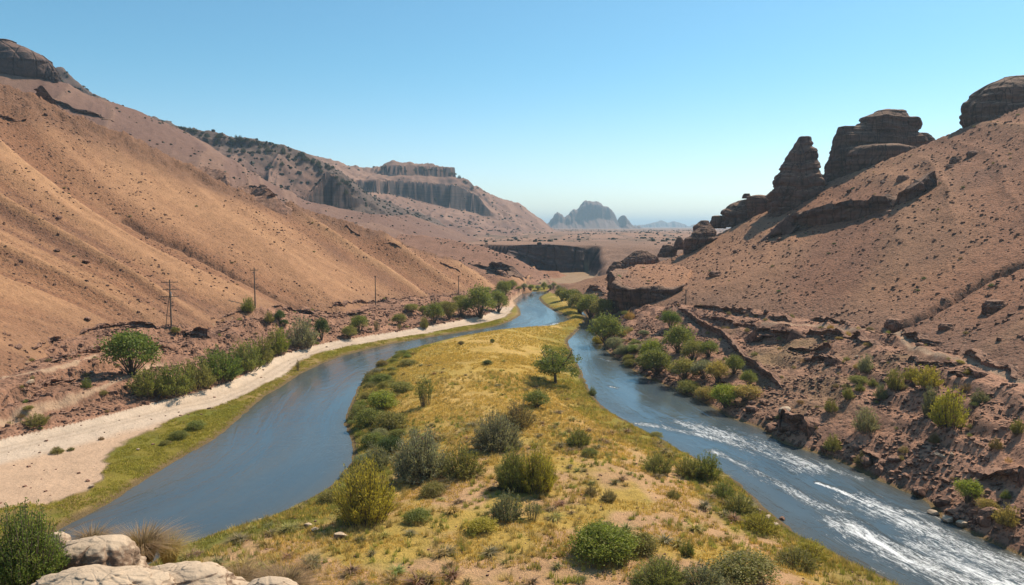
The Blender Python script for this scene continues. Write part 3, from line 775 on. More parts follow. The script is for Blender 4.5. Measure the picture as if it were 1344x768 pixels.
def px_levels(rows, Y, ky=.8, dy=0.0):
    """rows: (py, pxL, pxR) top to bottom measured on the picture, at depth Y"""
    out = []
    for py, l, r in rows[::-1]:
        a = at_y(l, py, Y); b = at_y(r, py, Y)
        rx = (b[0] - a[0]) / 2
        out.append((a[2], (a[0] + b[0]) / 2, Y + dy, rx, rx * ky))
    return out

def join(parts):
    Vs, Fs, n = [], [], 0
    for V, Fq in parts:
        Vs.append(V); Fs.append(Fq + n); n += len(V)
    return np.vstack(Vs), np.vstack(Fs)

def rock(name, label, parts, mat='rock', cat='rock formation', group=None):
    V, Fq = join(parts)
    V = np.array(V); c = V.mean(0); c[2] = V[:, 2].min()
    o = mesh_np(name, V - c, Fq, [M[mat]], smoothf=(mat == 'sandstone')); o.location = c
    return tag(o, label, cat, group)

# towers and crags along the right skyline
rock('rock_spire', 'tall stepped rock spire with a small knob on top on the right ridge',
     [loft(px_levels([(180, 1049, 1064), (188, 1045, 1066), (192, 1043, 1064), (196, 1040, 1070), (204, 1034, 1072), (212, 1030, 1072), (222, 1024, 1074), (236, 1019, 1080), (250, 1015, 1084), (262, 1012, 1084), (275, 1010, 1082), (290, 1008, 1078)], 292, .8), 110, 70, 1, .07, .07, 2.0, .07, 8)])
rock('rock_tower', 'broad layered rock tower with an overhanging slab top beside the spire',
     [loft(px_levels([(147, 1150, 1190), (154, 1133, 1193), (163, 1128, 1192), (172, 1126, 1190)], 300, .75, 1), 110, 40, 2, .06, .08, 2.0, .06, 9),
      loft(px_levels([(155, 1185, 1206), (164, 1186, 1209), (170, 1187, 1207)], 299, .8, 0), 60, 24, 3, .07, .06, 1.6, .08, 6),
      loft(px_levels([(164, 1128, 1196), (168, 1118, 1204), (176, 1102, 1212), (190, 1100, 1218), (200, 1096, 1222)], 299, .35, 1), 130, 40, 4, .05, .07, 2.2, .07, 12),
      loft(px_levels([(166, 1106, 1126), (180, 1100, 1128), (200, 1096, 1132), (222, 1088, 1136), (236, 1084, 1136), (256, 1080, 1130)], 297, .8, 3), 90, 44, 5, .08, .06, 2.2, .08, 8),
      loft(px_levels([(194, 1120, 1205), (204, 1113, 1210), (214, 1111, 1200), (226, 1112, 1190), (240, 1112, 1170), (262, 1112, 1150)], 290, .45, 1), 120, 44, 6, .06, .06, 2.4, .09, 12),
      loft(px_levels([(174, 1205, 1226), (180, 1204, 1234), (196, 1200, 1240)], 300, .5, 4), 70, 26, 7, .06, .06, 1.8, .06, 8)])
rock('rock_crag', 'dark blocky crag at the top right end of the skyline',
     [loft(px_levels([(97, 1338, 1400), (106, 1312, 1410), (114, 1300, 1420), (124, 1294, 1420), (138, 1290, 1420), (158, 1288, 1420), (190, 1288, 1420)], 262, .6, 8), 110, 50, 8, .05, .05, 3.0, .09, 12)])
rock('rock_crag', 'low sloping crag left of the spire with a round boulder on its crest',
     [loft(px_levels([(264, 972, 1000), (270, 960, 1008), (276, 954, 1010), (286, 950, 1006), (298, 948, 1000)], 312, .7, 4), 90, 40, 9, .07, .05, 2.0, .07, 8),
      loft(px_levels([(258, 985, 1013), (266, 982, 1020), (278, 984, 1022), (292, 988, 1016)], 306, .6, 3), 80, 34, 10, .08, .05, 1.8, .07, 8),
      loft(px_levels([(254, 980, 988), (260, 978, 990)], 310, .9, 4), 40, 16, 11, .08, .05, 1.5, .04, 5),
      loft(px_levels([(284, 938, 956), (292, 936, 958), (300, 936, 956)], 314, .7, 4), 50, 20, 12, .1, .05, 1.5, .05, 6)])
rock('rock_crag', 'rounded brown crag with a smaller boulder behind it low on the right ridge',
     [loft(px_levels([(298, 920, 938), (306, 910, 942), (314, 902, 942), (322, 899, 936), (334, 898, 922)], 303, .8, 2), 80, 36, 13, .09, .05, 1.6, .07, 7),
      loft(px_levels([(290, 922, 932), (297, 914, 936), (306, 912, 938)], 309, .8, 3), 50, 22, 14, .1, .05, 1.5, .05, 6)])
rock('rock_crag', 'small dark crag above the bluff, lowest of the crags on the right ridge',
     [loft(px_levels([(322, 872, 884), (328, 868, 890), (338, 864, 888)], 325, .8, 2), 50, 24, 15, .1, .06, 1.4, .06, 6),
      loft(px_levels([(312, 890, 896), (318, 887, 900), (328, 884, 902)], 322, .8, 2), 44, 20, 16, .1, .06, 1.4, .06, 6)])
rock('rock_crag', 'jagged dark crag low on the ridge in front of the sunlit far slopes',
     [loft(px_levels([(330, 836, 852), (336, 826, 862), (344, 818, 866), (354, 812, 862)], 352, .6, 3), 80, 30, 17, .12, .06, 1.6, .08, 8),
      loft(px_levels([(344, 806, 816), (350, 800, 824), (360, 796, 826)], 352, .6, 2), 60, 24, 18, .12, .06, 1.6, .08, 8)])

# the half buried outcrop on the right hillside
def on_ground(px, py):
    h = hit(px, py, 30); return h
def ledge(name, label, path, wid, hgt, seed, mat='rock', n=26, mass=1.0, cat='rock ledge', group=None, lift=0.0, amp=.16, seg=56):
    """a run of overlapping rock masses following a line on the ground"""
    P = smooth(path, 6); pts = [hit(p[0], p[1], 30) for p in P]; pts = np.array([p for p in pts if p])
    pts = resamp3(pts, n)
    parts = []
    rg = random.Random(seed)
    for k, p in enumerate(pts):
        t = k / (n - 1); w_ = wid * (.55 + .9 * math.sin(math.pi * min(max(t, .06), .94)) ** .6) * rg.uniform(.75, 1.2)
        h_ = hgt * (.45 + .6 * math.sin(math.pi * min(max(t, .08), .92)) ** .6) * rg.uniform(.7, 1.2)
        a = pts[min(k + 1, n - 1)] - pts[max(k - 1, 0)]
        rx, ry = w_ * rg.uniform(.9, 1.4), w_ * rg.uniform(.7, 1.0)
        z0 = p[2] - h_ * .7; z1 = p[2] + h_ + lift
        cx, cy = p[0] + rg.uniform(-.2, .2) * w_, p[1] + w_ * .35
        V, Fq = loft([(z0, cx, cy, rx * 1.05, ry), (p[2] + h_ * .3, cx, cy, rx, ry), (z1, cx + .1 * rx, cy + .15 * ry, rx * .86, ry * .85)], seg, 18, seed * 7 + k, amp, .08, hgt * .35, .10, 6)
        parts.append((V, Fq))
    return rock(name, label, parts, mat, cat, group)
def scarp(name, label, path, hgt, depth, seed, mat='rock_red', cat='rock ledge', px=True, rough=.35, dens_=3.0, down=.6, rag=1.0, ztop=None):
    '''a broken rock step: dark face towards the valley, top running back into the slope, one surface'''
    P = smooth(path, 8)
    if px:
        pts = [hit(p[0], p[1], 30) for p in P]; pts = np.array([p for p in pts if p])
    else: pts = P
    L = np.linalg.norm(np.diff(pts[:, :2], axis=0), axis=1).sum(); n = int(min(max(L * dens_, 30), 420))
    pts = resamp3(pts, n); s = np.linspace(0, L, n)
    for k in (0, 1): pts[:, k] = np.convolve(np.pad(pts[:, k], 4, 'edge'), np.ones(9) / 9, 'valid')
    tx, ty = np.gradient(pts[:, 0]), np.gradient(pts[:, 1]); ln = np.hypot(tx, ty) + 1e-9
    nx_, ny_ = ty / ln, -tx / ln
    flip = np.sign(np.mean(Hz(pts[:, 0] - nx_ * 2, pts[:, 1] - ny_ * 2) - Hz(pts[:, 0] + nx_ * 2, pts[:, 1] + ny_ * 2))) or 1
    nx_, ny_ = nx_ * flip, ny_ * flip
    en = sstep(0, .12, s / L) * sstep(1, .88, s / L)
    wig = fbm2(s / (hgt * 4), s * 0 + seed, 4, seed) * hgt * 1.1 * rag
    hh = hgt * en * np.clip(.85 + .75 * fbm2(s / (hgt * 2.6), s * 0 + 5, 4, seed + 1) * rag, .3, 1.5)
    if ztop is not None: hh = hgt * (.5 + .5 * en) * (1 + .1 * fbm2(s / 4, s * 0, 3, seed))
    v = np.linspace(0, 1, 16)
    rows = []
    cx, cy = pts[:, 0] + nx_ * wig, pts[:, 1] + ny_ * wig
    gz = Hz(cx + nx_ * depth * .2, cy + ny_ * depth * .2)
    gb = Hz(cx - nx_ * depth, cy - ny_ * depth)
    for vv in v:
        z = gz - hgt * down + (hh + hgt * down) * vv
        o_ = rough * hgt * (fbm3(cx / hgt, cy / hgt, z / (hgt * .5), 4, seed + 3, .6) * 1.6 + .45 * np.sign(vnoise2(z / (hgt * .28) + s * 0, s / (hgt * 2), seed + 4))) + (1 - vv) * .12 * hgt + (.15 * hgt if vv > .85 else 0)
        rows.append((cx + nx_ * o_, cy + ny_ * o_, z))
    ztp = gz + hh
    for k in (.06, .15, .3, .5, .75, 1.0):
        bxx, byy = cx - nx_ * depth * k, cy - ny_ * depth * k
        g_ = Hz(bxx, byy)
        z = (ztp * (1 - k) + (g_ - .35 * hgt) * k) + fbm2(bxx / hgt * 1.2, byy / hgt * 1.2, 4, seed + 6, .6) * hgt * .34 * (1 - k * .4)
        rows.append((bxx, byy, np.maximum(z, g_ - .4 * hgt)))
    X = np.array([r[0] for r in rows]); Yy = np.array([r[1] for r in rows]); Z = np.array([r[2] for r in rows])
    V = np.stack([X, Yy, Z], -1).reshape(-1, 3); i = np.arange(len(rows) * n).reshape(len(rows), n)
    Fq = np.stack([i[:-1, :-1], i[:-1, 1:], i[1:, 1:], i[1:, :-1]], -1).reshape(-1, 4)
    if flip < 0: Fq = Fq[:, ::-1]
    c = V.mean(0); o = mesh_np(name, V - c, Fq, [M[mat]], smoothf=False); o.location = c
    return tag(o, label, cat)
def resamp3(L, n):
    s = np.concatenate([[0], np.cumsum(np.linalg.norm(np.diff(L, axis=0), axis=1))]); q = np.linspace(0, s[-1], n)
    return np.stack([np.interp(q, s, L[:, k]) for k in range(3)], 1)

scarp('rock_outcrop', 'long dark cracked outcrop half buried in the middle of the right hillside', [(1030, 309), (1045, 303), (1062, 300), (1095, 294), (1130, 286), (1160, 277), (1182, 268)], 8.5, 15.0, 41, 'rock', rough=.2, rag=.4, dens_=5)
scarp('rock_outcrop', 'smooth dark rock step just above the long outcrop on the right hillside', [(1172, 272), (1196, 262), (1216, 250), (1232, 240)], 5.5, 9, 42, 'rock', rough=.12, rag=.3, dens_=5)
for i, (px, py, w_, lb) in enumerate(((1187, 236, 2.4, 'reddish boulder resting just above the outcrop on the right hillside'), (1257, 211, 2.2, 'squat dark boulder high on the right hillside, left of a similar one'), (1279, 203, 2.0, 'dark boulder highest on the right hillside below the crag'), (1248, 220, 1.4, 'small flat boulder just below the pair high on the right hillside'),
                                     (940, 362, 2.2, 'lone tan boulder on the open slope above the bluff'), (1176, 428, 2.0, 'round dark boulder where the right gully meets the trail'), (1310, 406, 2.4, 'wide dark boulder alone on the lower right slope'), (1244, 432, 1.5, 'small dark boulder below the gully on the lower right slope'))):
    h = on_ground(px, py)
    r = w_ * .75
    rock('boulder', lb, [loft([(h[2] - r * .6, h[0], h[1] + r * .4, r * 1.1, r), (h[2] + r * .2, h[0], h[1] + r * .4, r * 1.15, r), (h[2] + r * .75, h[0], h[1] + r * .5, r * .8, r * .7)], 44, 16, 60 + i, .12, .05, r * .5, .08, 5)], 'rock_red', 'boulder')

# bluff dropping into the right channel
def bx(px, Y): return ray(px, 384)[0] / ray(px, 384)[1] * Y
def cliff_world(name, label, rows, thick, seed, mat='rock', colw=4.0, amp=.3, nz=46, cat='cliff', kz=.35, per=2.2):
    """rows: x, y, z of the rim, z of the foot, z where the cap ends; travelled with the open side on the right"""
    R_ = smooth(rows, 8); s0 = np.concatenate([[0], np.cumsum(np.hypot(*np.diff(R_[:, :2], axis=0).T))])
    n = int(min(max(s0[-1] * per, 60), 400)); s = np.linspace(0, s0[-1], n)
    x, y, zt, zb, zc = (np.interp(s, s0, R_[:, k]) for k in range(5))
    tx, ty = np.gradient(x), np.gradient(y)
    tx = np.convolve(np.pad(tx, 6, 'edge'), np.ones(13) / 13, 'valid'); ty = np.convolve(np.pad(ty, 6, 'edge'), np.ones(13) / 13, 'valid')
    ln = np.hypot(tx, ty); nx_, ny_ = ty / ln, -tx / ln
    H_ = (zt - zb).max(); out = []
    for v in np.linspace(-.15, 1, nz):
        z = zb + (zt - zb) * v + vnoise2(s / colw, s * 0 + 3, seed + 8) * H_ * .03 * max(v, 0)
        d = (1 - min(max(v, 0), 1)) ** 2 * H_ * .12 + amp * colw * (1.5 * vnoise2(s / (colw * 2.7), s * 0 + v * .7, seed) + 1.3 * np.abs(vnoise2(s / colw, s * 0 + v * 1.2, seed + 1)) + fbm3(x / 1.5, y / 1.5, z / 1.0, 4, seed + 2, .6) * .8) + kz * np.sign(vnoise2(z / 2.2 + .5 * vnoise2(s / 9, s * 0, seed + 5), s * 0, seed + 3)) * .6
        d = d - .8 * max(v - .93, 0) / .07
        out.append((x + nx_ * d, y + ny_ * d, z))
    for k in (.06, .14, .25, .4, .6, .8, 1.0):
        bx_, by_ = x - nx_ * thick * k, y - ny_ * thick * k
        out.append((bx_, by_, zt * (1 - k) + zc * k + fbm2(bx_ / 3, by_ / 3, 4, seed + 6, .6) * 1.0))
    X = np.array([r[0] for r in out]); Yy = np.array([r[1] for r in out]); Z = np.array([r[2] for r in out])
    V = np.stack([X, Yy, Z], -1).reshape(-1, 3); i = np.arange(len(out) * n).reshape(len(out), n)
    Fq = np.stack([i[:-1, :-1], i[:-1, 1:], i[1:, 1:], i[1:, :-1]], -1).reshape(-1, 4)
    c = V.mean(0); o = mesh_np(name, V - c, Fq, [M[mat]], smoothf=True); o.location = c
    return tag(o, label, cat)
def rim(px, py, Y, zb, zc): p = at_y(px, py, Y); return (p[0], p[1], p[2], zb, zc)
cliff_world('rock_bluff', 'sheer dark bluff rising straight from the right channel behind green shrubs',
    [(48, 285, 15, 2, 14), rim(812, 353, 268, 0, 16.5), rim(802, 357, 252, -1, 14.8), rim(805, 366, 243, -1, 13), rim(818, 376, 237, 0, 12.2), rim(835, 378, 234, 1, 12.2), rim(860, 376, 231, 4, 12.4), rim(880, 377, 229, 8, 12.2), rim(897, 374, 230, 12.5, 12.5)], 5, 51, cat='bluff')

# left: cap rock and ledges along the ridges
rock('rock_cliff', 'dark cap cliff on the mountain at the top left edge',
     [loft(px_levels([(50, -60, 6), (58, -62, 22), (66, -64, 38), (76, -66, 50), (90, -68, 52), (104, -66, 50)], 478, .5, 10), 120, 50, 31, .04, .04, 5, .10, 14, base_ext=4),
      loft(px_levels([(76, 36, 52), (84, 34, 60), (92, 34, 66), (102, 34, 68)], 480, .6, 8), 70, 36, 32, .08, .05, 4, .09, 9, base_ext=4)], 'rock_far', 'cliff')
scarp('rock_ledge', 'dark rock band curving down the upper left ridge below the cap cliff', [(52, 127), (80, 136), (108, 147), (138, 157), (164, 168), (172, 174)], 5.5, 9, 43, 'rock', rough=.4)
scarp('rock_ledge', 'smooth red brown rock wedge along the crest of the orange hillside', [(258, 219), (278, 228), (300, 243), (316, 254)], 6.5, 10, 44, 'rock_red', rough=.12, rag=.3)
scarp('rock_ledge', 'broken rock ledge right of the red brown wedge on the orange hillside crest', [(316, 244), (336, 254), (358, 266), (386, 276)], 5.2, 9, 45, 'rock_red', rough=.4)
scarp('rock_ledge', 'small dark ledge at the left edge of the orange hillside', [(-8, 150), (4, 152), (18, 158), (34, 157)], 2.2, 5, 46, 'rock_red')
for i, (path, w_, h_, lb) in enumerate((([(500, 316), (515, 322), (530, 328)], 1.5, 1.0, 'dark stones on the lower crest of the orange hillside above the third pole'),
                                        ([(452, 300), (462, 305), (472, 308)], 1.4, 1.3, 'dark stone cluster on the shadowed flank of the orange hillside crest'),
                                        ([(575, 345), (592, 352), (606, 358)], 1.4, 1.3, 'stony ledge near the low end of the orange hillside'),
                                        ([(612, 346), (632, 350), (652, 358), (662, 364)], 2.2, 2.2, 'dark square shouldered ledge at the low tip of the hillside above the river bend'),
                                        ([(45, 462), (62, 452), (82, 446)], 1.0, .8, 'thin dark ledge at the hill foot on the left'),
                                        ([(98, 438), (130, 433), (170, 431), (210, 431), (240, 434)], 1.0, 1.1, 'dark overhanging ledge line beneath the first power pole'),
                                        ([(235, 438), (258, 440), (278, 446)], 1.3, 1.5, 'blocky dark ledge right of the first power pole'),
                                        ([(100, 470), (112, 466), (128, 462)], .9, .9, 'short dark ledge left of the round green bush'),
                                        ([(196, 456), (225, 455), (250, 457)], .9, 1.1, 'lower rock step between the round green bush and the track shrubs'),
                                        ([(10, 512), (35, 506), (58, 500)], .9, .9, 'pale brown rock step above the footpath at the left edge'),
                                        ([(275, 422), (300, 414), (330, 408)], .7, .6, 'thin ledge rising to the second power pole'),
                                        ([(420, 404), (450, 399), (480, 396), (520, 397)], 1.1, 1.0, 'long thin ledge along the hill foot by the third power pole'),
                                        ([(360, 402), (385, 407), (415, 414)], 1.1, .9, 'stony ledge under the shrubs right of the second power pole'),
                                        ([(60, 478), (95, 470), (128, 462), (150, 458)], .8, .8, 'long thin step above the footpath between the left edge and the green bush'),
                                        ([(-10, 525), (30, 517), (70, 506), (105, 497)], .8, .8, 'lowest step of the rock terraces, directly above the footpath'),
                                        ([(285, 440), (300, 432), (325, 424)], .8, .8, 'step between the second power pole and the track shrubs'),
                                        ([(425, 420), (455, 415), (485, 412)], .8, .8, 'lower stony step in front of the third power pole'))):
    scarp('rock_ledge', lb, path, h_ * 1.25, w_ * 3.4, 100 + i * 5)
for i, (path, w_, h_, lb) in enumerate((([(905, 404), (940, 406), (980, 411), (1010, 418), (1045, 424)], 1.2, 1.2, 'long dark ledge at the foot of the right hillside above the terraces'),
                                        ([(1060, 421), (1090, 423), (1125, 428)], .9, .8, 'short dark ledge beside the pale trail on the right'),
                                        ([(985, 452), (1010, 446), (1035, 450)], 2.0, 2.2, 'deep shadowed rock step above the walled trail'),
                                        ([(1060, 478), (1080, 474), (1100, 480)], 1.1, 1.2, 'low dark rock step left of the slope shrubs'),
                                        ([(1182, 440), (1210, 448), (1235, 455)], 1.0, 1.1, 'dark boulder line under the trail on the right slope'),
                                        ([(1262, 465), (1285, 472), (1310, 485), (1350, 496)], 1.1, .9, 'dark undercut ledge running off the right edge'),
                                        ([(1240, 495), (1265, 490), (1290, 498)], 1.0, .8, 'flat stony ledge above the right slope shrubs'),
                                        ([(1285, 640), (1310, 632), (1344, 640)], 1.7, 2.2, 'big dark rock block above the bright green bush at the lower right'),
                                        ([(1018, 566), (1032, 560), (1050, 566), (1068, 576)], 1.9, 2.2, 'large pale topped rock mass on the bank beside the rapids'),
                                        ([(1130, 598), (1150, 606), (1170, 616)], .9, 1.2, 'dark boulders at the water edge by the double wave'),
                                        ([(765, 384), (785, 382), (805, 390)], 1.8, 2.0, 'broken dark ledge on the bank left of the bluff'),
                                        ([(1050, 440), (1085, 441), (1120, 447), (1150, 456)], .9, 1.0, 'thin step just under the pale trail above the slope shrubs'),
                                        ([(1030, 460), (1060, 462), (1095, 458)], .8, .9, 'thin step between the walled path and the upper trail'),
                                        ([(1190, 470), (1225, 476), (1260, 482)], .8, .9, 'thin step over the wide yellow topped shrub'),
                                        ([(920, 416), (950, 421), (985, 432), (1010, 440)], .8, .9, 'second step down beside the start of the walled path'))):
    scarp('rock_ledge', lb, path, h_ * 1.35, w_ * 3.2, 300 + i * 5)

# cliffs of the far side
def hit2(px, py, ymin):
    d = ray(px, py); ys = np.exp(np.linspace(math.log(ymin), math.log(4000), 1500)); k = ys / d[1]
    g = CAMZ + d[2] * k - Hz(d[0] * k, ys)
    i = np.nonzero((g[:-1] > 0) & (g[1:] <= 0))[0]
    return float(ys[i[0]]) if len(i) else None
def cliff_band(name, label, top, bot, Ys, thick, seed, mat='rock_far', colw=6.0, amp=.25, nx=260, nz=40, cat='cliff', ledge_k=.35):
    """top, bot: picture polylines of the cliff's upper and lower edge; Ys: depth along it"""
    top = smooth(top, 6); bot = smooth(bot, 6)
    xs = np.linspace(max(top[0, 0], bot[0, 0]), min(top[-1, 0], bot[-1, 0]), nx)
    ty = np.interp(xs, top[:, 0], top[:, 1]); by = np.interp(xs, bot[:, 0], bot[:, 1])
    if isinstance(Ys, (int, float)):
        Yd = np.array([(hit2(a, b + 1.0, Ys) or np.nan) for a, b in zip(xs, by)]); med = np.nanmedian(Yd)
        Yd = np.where(np.isfinite(Yd), Yd, med); Yd = np.clip(Yd, med * .8, med * 1.2)
        w_ = 25; Yd = np.convolve(np.pad(Yd, w_, 'edge'), np.ones(2 * w_ + 1) / (2 * w_ + 1), 'valid')
    else: Yd = np.interp(xs, [p[0] for p in Ys], [p[1] for p in Ys])
    Tt = np.array([at_y(a, b, c) for a, b, c in zip(xs, ty, Yd)]); Bt = np.array([at_y(a, b, c) for a, b, c in zip(xs, by, Yd)])
    s = np.concatenate([[0], np.cumsum(np.hypot(np.diff(Tt[:, 0]), np.diff(Tt[:, 1])))])
    tx, ty_ = np.gradient(Tt[:, 0]), np.gradient(Tt[:, 1]); ln = np.hypot(tx, ty_)
    nxv, nyv = ty_ / ln, -tx / ln                 # towards the viewer
    hgt = (Tt[:, 2] - Bt[:, 2]).max()
    v = np.linspace(-.25, 1, nz)
    prof = (1 - np.clip(v, 0, 1)) ** 2 * .25 * thick
    S = np.repeat(s[None], nz, 0); Vv = np.repeat(v[:, None], nx, 1)
    Zz = Bt[None, :, 2] + (Tt[None, :, 2] - Bt[None, :, 2]) * Vv
    d = prof[:, None] + amp * colw * (1.6 * vnoise2(S / (colw * 3.1), Vv * .6 + seed, seed) + np.abs(vnoise2(S / colw, Vv * .8, seed + 1)) * 1.5 + .5 * vnoise2(S / (colw * .4), Vv * 4, seed + 2)) \
        + ledge_k * colw * (np.sign(vnoise2(Vv * 7 + vnoise2(S / (colw * 5), Vv * 0, seed + 5) * .6, S * 0, seed + 3)) * .25)
    ed = np.minimum(sstep(0, .05, (xs - xs[0]) / (xs[-1] - xs[0])), sstep(1, .95, (xs - xs[0]) / (xs[-1] - xs[0])))[None]
    d = d * (.3 + .7 * ed) - thick * .4 * (1 - ed)
    X = Tt[None, :, 0] + nxv[None] * d; Yy = Tt[None, :, 1] + nyv[None] * d
    rows = [(X, Yy, Zz)]
    # cap running back into the hill, then down behind
    for k in (.15, .35, .6, 1.0):
        rows.append(((Tt[:, 0] - nxv * thick * k)[None], (Tt[:, 1] - nyv * thick * k)[None], (Tt[:, 2] - hgt * .02 + vnoise2(s / colw, s * 0 + k * 9, seed + 9) * hgt * .03)[None]))
    rows.append(((Tt[:, 0] - nxv * thick)[None], (Tt[:, 1] - nyv * thick)[None], (Bt[:, 2] - hgt * .3)[None]))
    X = np.vstack([r[0] for r in rows]); Yy = np.vstack([r[1] for r in rows]); Zz = np.vstack([r[2] for r in rows])
    V = np.stack([X, Yy, Zz], -1).reshape(-1, 3); n_ = X.shape[0]
    i = np.arange(n_ * nx).reshape(n_, nx)
    Fq = np.stack([i[:-1, :-1], i[:-1, 1:], i[1:, 1:], i[1:, :-1]], -1).reshape(-1, 4)
    c = V.mean(0)
    o = mesh_np(name, V - c, Fq, [M[mat]]); o.location = c
    return tag(o, label, cat)

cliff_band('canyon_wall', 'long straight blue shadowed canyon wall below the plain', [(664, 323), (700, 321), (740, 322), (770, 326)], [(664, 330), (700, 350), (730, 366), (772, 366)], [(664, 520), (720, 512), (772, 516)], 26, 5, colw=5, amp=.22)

scarp('rock_ledge', 'small dark ledge cliff on the low hill by the river bend', [(636, 350), (645, 353), (655, 358), (668, 361), (678, 365)], 4.5, 8, 444, 'rock', dens_=4)
# the far butte with its side spires, and the pale ranges
def far_mass(name, label, outline, basepy, Y, depth, seed, mat, cat, talus=None):
    """a landform at distance Y: outline gives its skyline; flanks slope away in front and behind"""
    o_ = smooth(outline, 5)
    xs = np.linspace(o_[0, 0], o_[-1, 0], 240); sy = np.interp(xs, o_[:, 0], o_[:, 1]) + 1.8 * fbm2(xs / 4.5, xs * 0 + seed, 4, seed + 7, .7)
    Tp = np.array([at_y(a, b, Y) for a, b in zip(xs, sy)]); zb = at_y(672, basepy, Y)[2]
    hh = np.maximum(Tp[:, 2] - zb, 0.5); hm_ = hh.max()
    v = np.linspace(-1, 1, 71)
    X = np.repeat(Tp[None, :, 0], 71, 0)
    A = np.abs(v)[:, None]
    core = talus if talus else .25
    fold = np.abs(vnoise2(X / (hm_ * .22), A * 1.5 + seed, seed)) 
    a2 = np.clip(A + (fold - .3) * .35 * A * (1 - A) * 2, 0, 1)
    shape = np.where(a2 < core, 1 - .12 * (a2 / core) ** 2, np.where(a2 < core + .08, .88 - .45 * (a2 - core) / .08, .43 * (1 - (a2 - core - .08) / (1 - core - .08)) ** 1.2))
    Z = zb - hm_ * .02 + hh[None] * shape + fbm2(X / (hm_ * .09), np.repeat(v[:, None], 240, 1) * 6, 3, seed + 2) * hm_ * .07 * (1 - A)
    Yy = Y + v[:, None] * depth + 0 * X
    V = np.stack([X, Yy, Z], -1).reshape(-1, 3); i = np.arange(71 * 240).reshape(71, 240)
    Fq = np.stack([i[:-1, :-1], i[:-1, 1:], i[1:, 1:], i[1:, :-1]], -1).reshape(-1, 4)
    c = V.mean(0); o = mesh_np(name, V - c, Fq, [M[mat]]); o.location = c
    return tag(o, label, cat, kind='structure' if cat == 'mountains' else None)
far_mass('butte', 'hazy blue domed butte with a spire at each shoulder standing on the far plain', [(696, 302.5), (708, 300), (718, 294), (726, 285), (731, 279), (736, 280), (741, 285), (746, 281), (752, 275), (759, 273), (764, 267), (771, 264), (785, 264.5), (791, 269), (799, 273), (803, 279), (808, 290), (811, 292), (814, 288), (817, 282), (820, 287), (826, 294), (838, 298), (856, 302)], 302.5, 4600, 420, 21, 'rock_far', 'butte', .3)
far_mass('mountain_range', 'faint pale blue range right of the far butte', [(815, 303), (826, 297), (840, 295), (852, 294), (862, 291), (868, 289), (876, 292), (884, 290), (896, 294), (904, 297), (915, 294), (935, 296), (960, 303)], 303, 9000, 900, 23, 'rock_far', 'mountains', .1)
far_mass('mountain_range', 'faint pale blue ridge between the mesa and the far butte', [(660, 300), (676, 292), (692, 291), (704, 294), (716, 299), (726, 303)], 303, 9500, 900, 25, 'rock_far', 'mountains', .1)

# foreground sandstone
def slab(name, label, rows, Y, ky, seed, **k):
    k['amp'] = k['amp'] * 1.5; k['fs'] = 2.6; k['strata'] = k['strata'] * 1.6; k['crack'] = .16; k['expo'] = 2.2; k['cap'] = .10
    return rock(name, label, [loft(px_levels(rows, Y, ky), 120, 50, seed, **k)], 'sandstone', 'boulder')
slab('boulder', 'rounded pale sandstone boulder with a dark hollow in front of the dry grass', [(707, 120, 150), (710, 98, 160), (716, 84, 168), (724, 74, 176), (736, 66, 184), (752, 58, 188), (790, 52, 190)], 9.2, .7, 71, amp=.11, strata=.05, st_h=.16, crack=.06, ncrack=5)
slab('boulder', 'broad low pale sandstone slab at the bottom edge of the view', [(744, 240, 268), (747, 216, 282), (752, 190, 294), (760, 166, 308), (772, 140, 324), (800, 110, 345)], 8.4, .6, 72, amp=.08, strata=.04, st_h=.14, crack=.05, ncrack=5)
slab('boulder', 'small pale sandstone knob behind the dark leafy bush', [(700, 68, 84), (706, 60, 92), (716, 56, 98), (740, 54, 100)], 9.9, .8, 73, amp=.12, strata=.05, st_h=.15, crack=.05, ncrack=5)
slab('boulder', 'sunlit sandy rock shelf in the bottom left corner', [(752, 96, 160), (756, 76, 190), (764, 56, 214), (778, 40, 230), (800, 30, 240)], 8.0, .6, 74, amp=.10, strata=.04, st_h=.14, crack=.05, ncrack=5)
slab('boulder', 'small pale stone at the bottom edge right of the sandstone slab', [(763, 336, 376), (768, 326, 392), (790, 320, 396)], 8.2, .6, 75, amp=.12, strata=.05, st_h=.15, crack=.05, ncrack=5)

scarp('retaining_wall', 'rough reddish stone wall carrying the footpath above the right bank shrubs', [(890, 402), (905, 418), (922, 431), (940, 439), (955, 447), (966, 463), (978, 477), (1000, 492), (1020, 505), (1040, 517)], 2.0, 2.2, 77, 'rock_red', 'wall', rough=.10, rag=.25, down=1.2, dens_=6)
# ------------------------------------------------------------------ plants
def mat_leaf(name, vary=.4, trans=.42, rough=.6):
    a = NT(name)
    oc = a.n('ShaderNodeObjectInfo').outputs['Color']
    rn = a.attr('rnd').outputs['Fac']
    P = a.n('ShaderNodeNewGeometry').outputs['Position']
    n = a.noise(P, .9, 2)
    v = a.math('MULTIPLY_ADD', a.math('SUBTRACT', rn, .5), vary * 2, 1.0)
    v = a.math('MULTIPLY_ADD', a.math('SUBTRACT', n, .5), .8, v)
    c = a.mix(1.0, oc, a.n('ShaderNodeCombineColor', Red=v, Green=v, Blue=v), 'MULTIPLY')
    c = a.mix(a.math('MULTIPLY', a.math('GREATER_THAN', rn, .86), .5), c, (.26, .21, .08))
    d = a.n('ShaderNodeBsdfPrincipled', Base__Color=c, Roughness=rough); d.inputs['Specular IOR Level'].default_value = .25
    t = a.n('ShaderNodeBsdfTranslucent', Color=a.mix(1.0, c, (1.15, 1.2, .7), 'MULTIPLY'))
    m = a.n('ShaderNodeMixShader'); a.put(m.inputs[0], trans); a.put(m.inputs[1], d.outputs[0]); a.put(m.inputs[2], t.outputs[0])
    return a.finish(m)
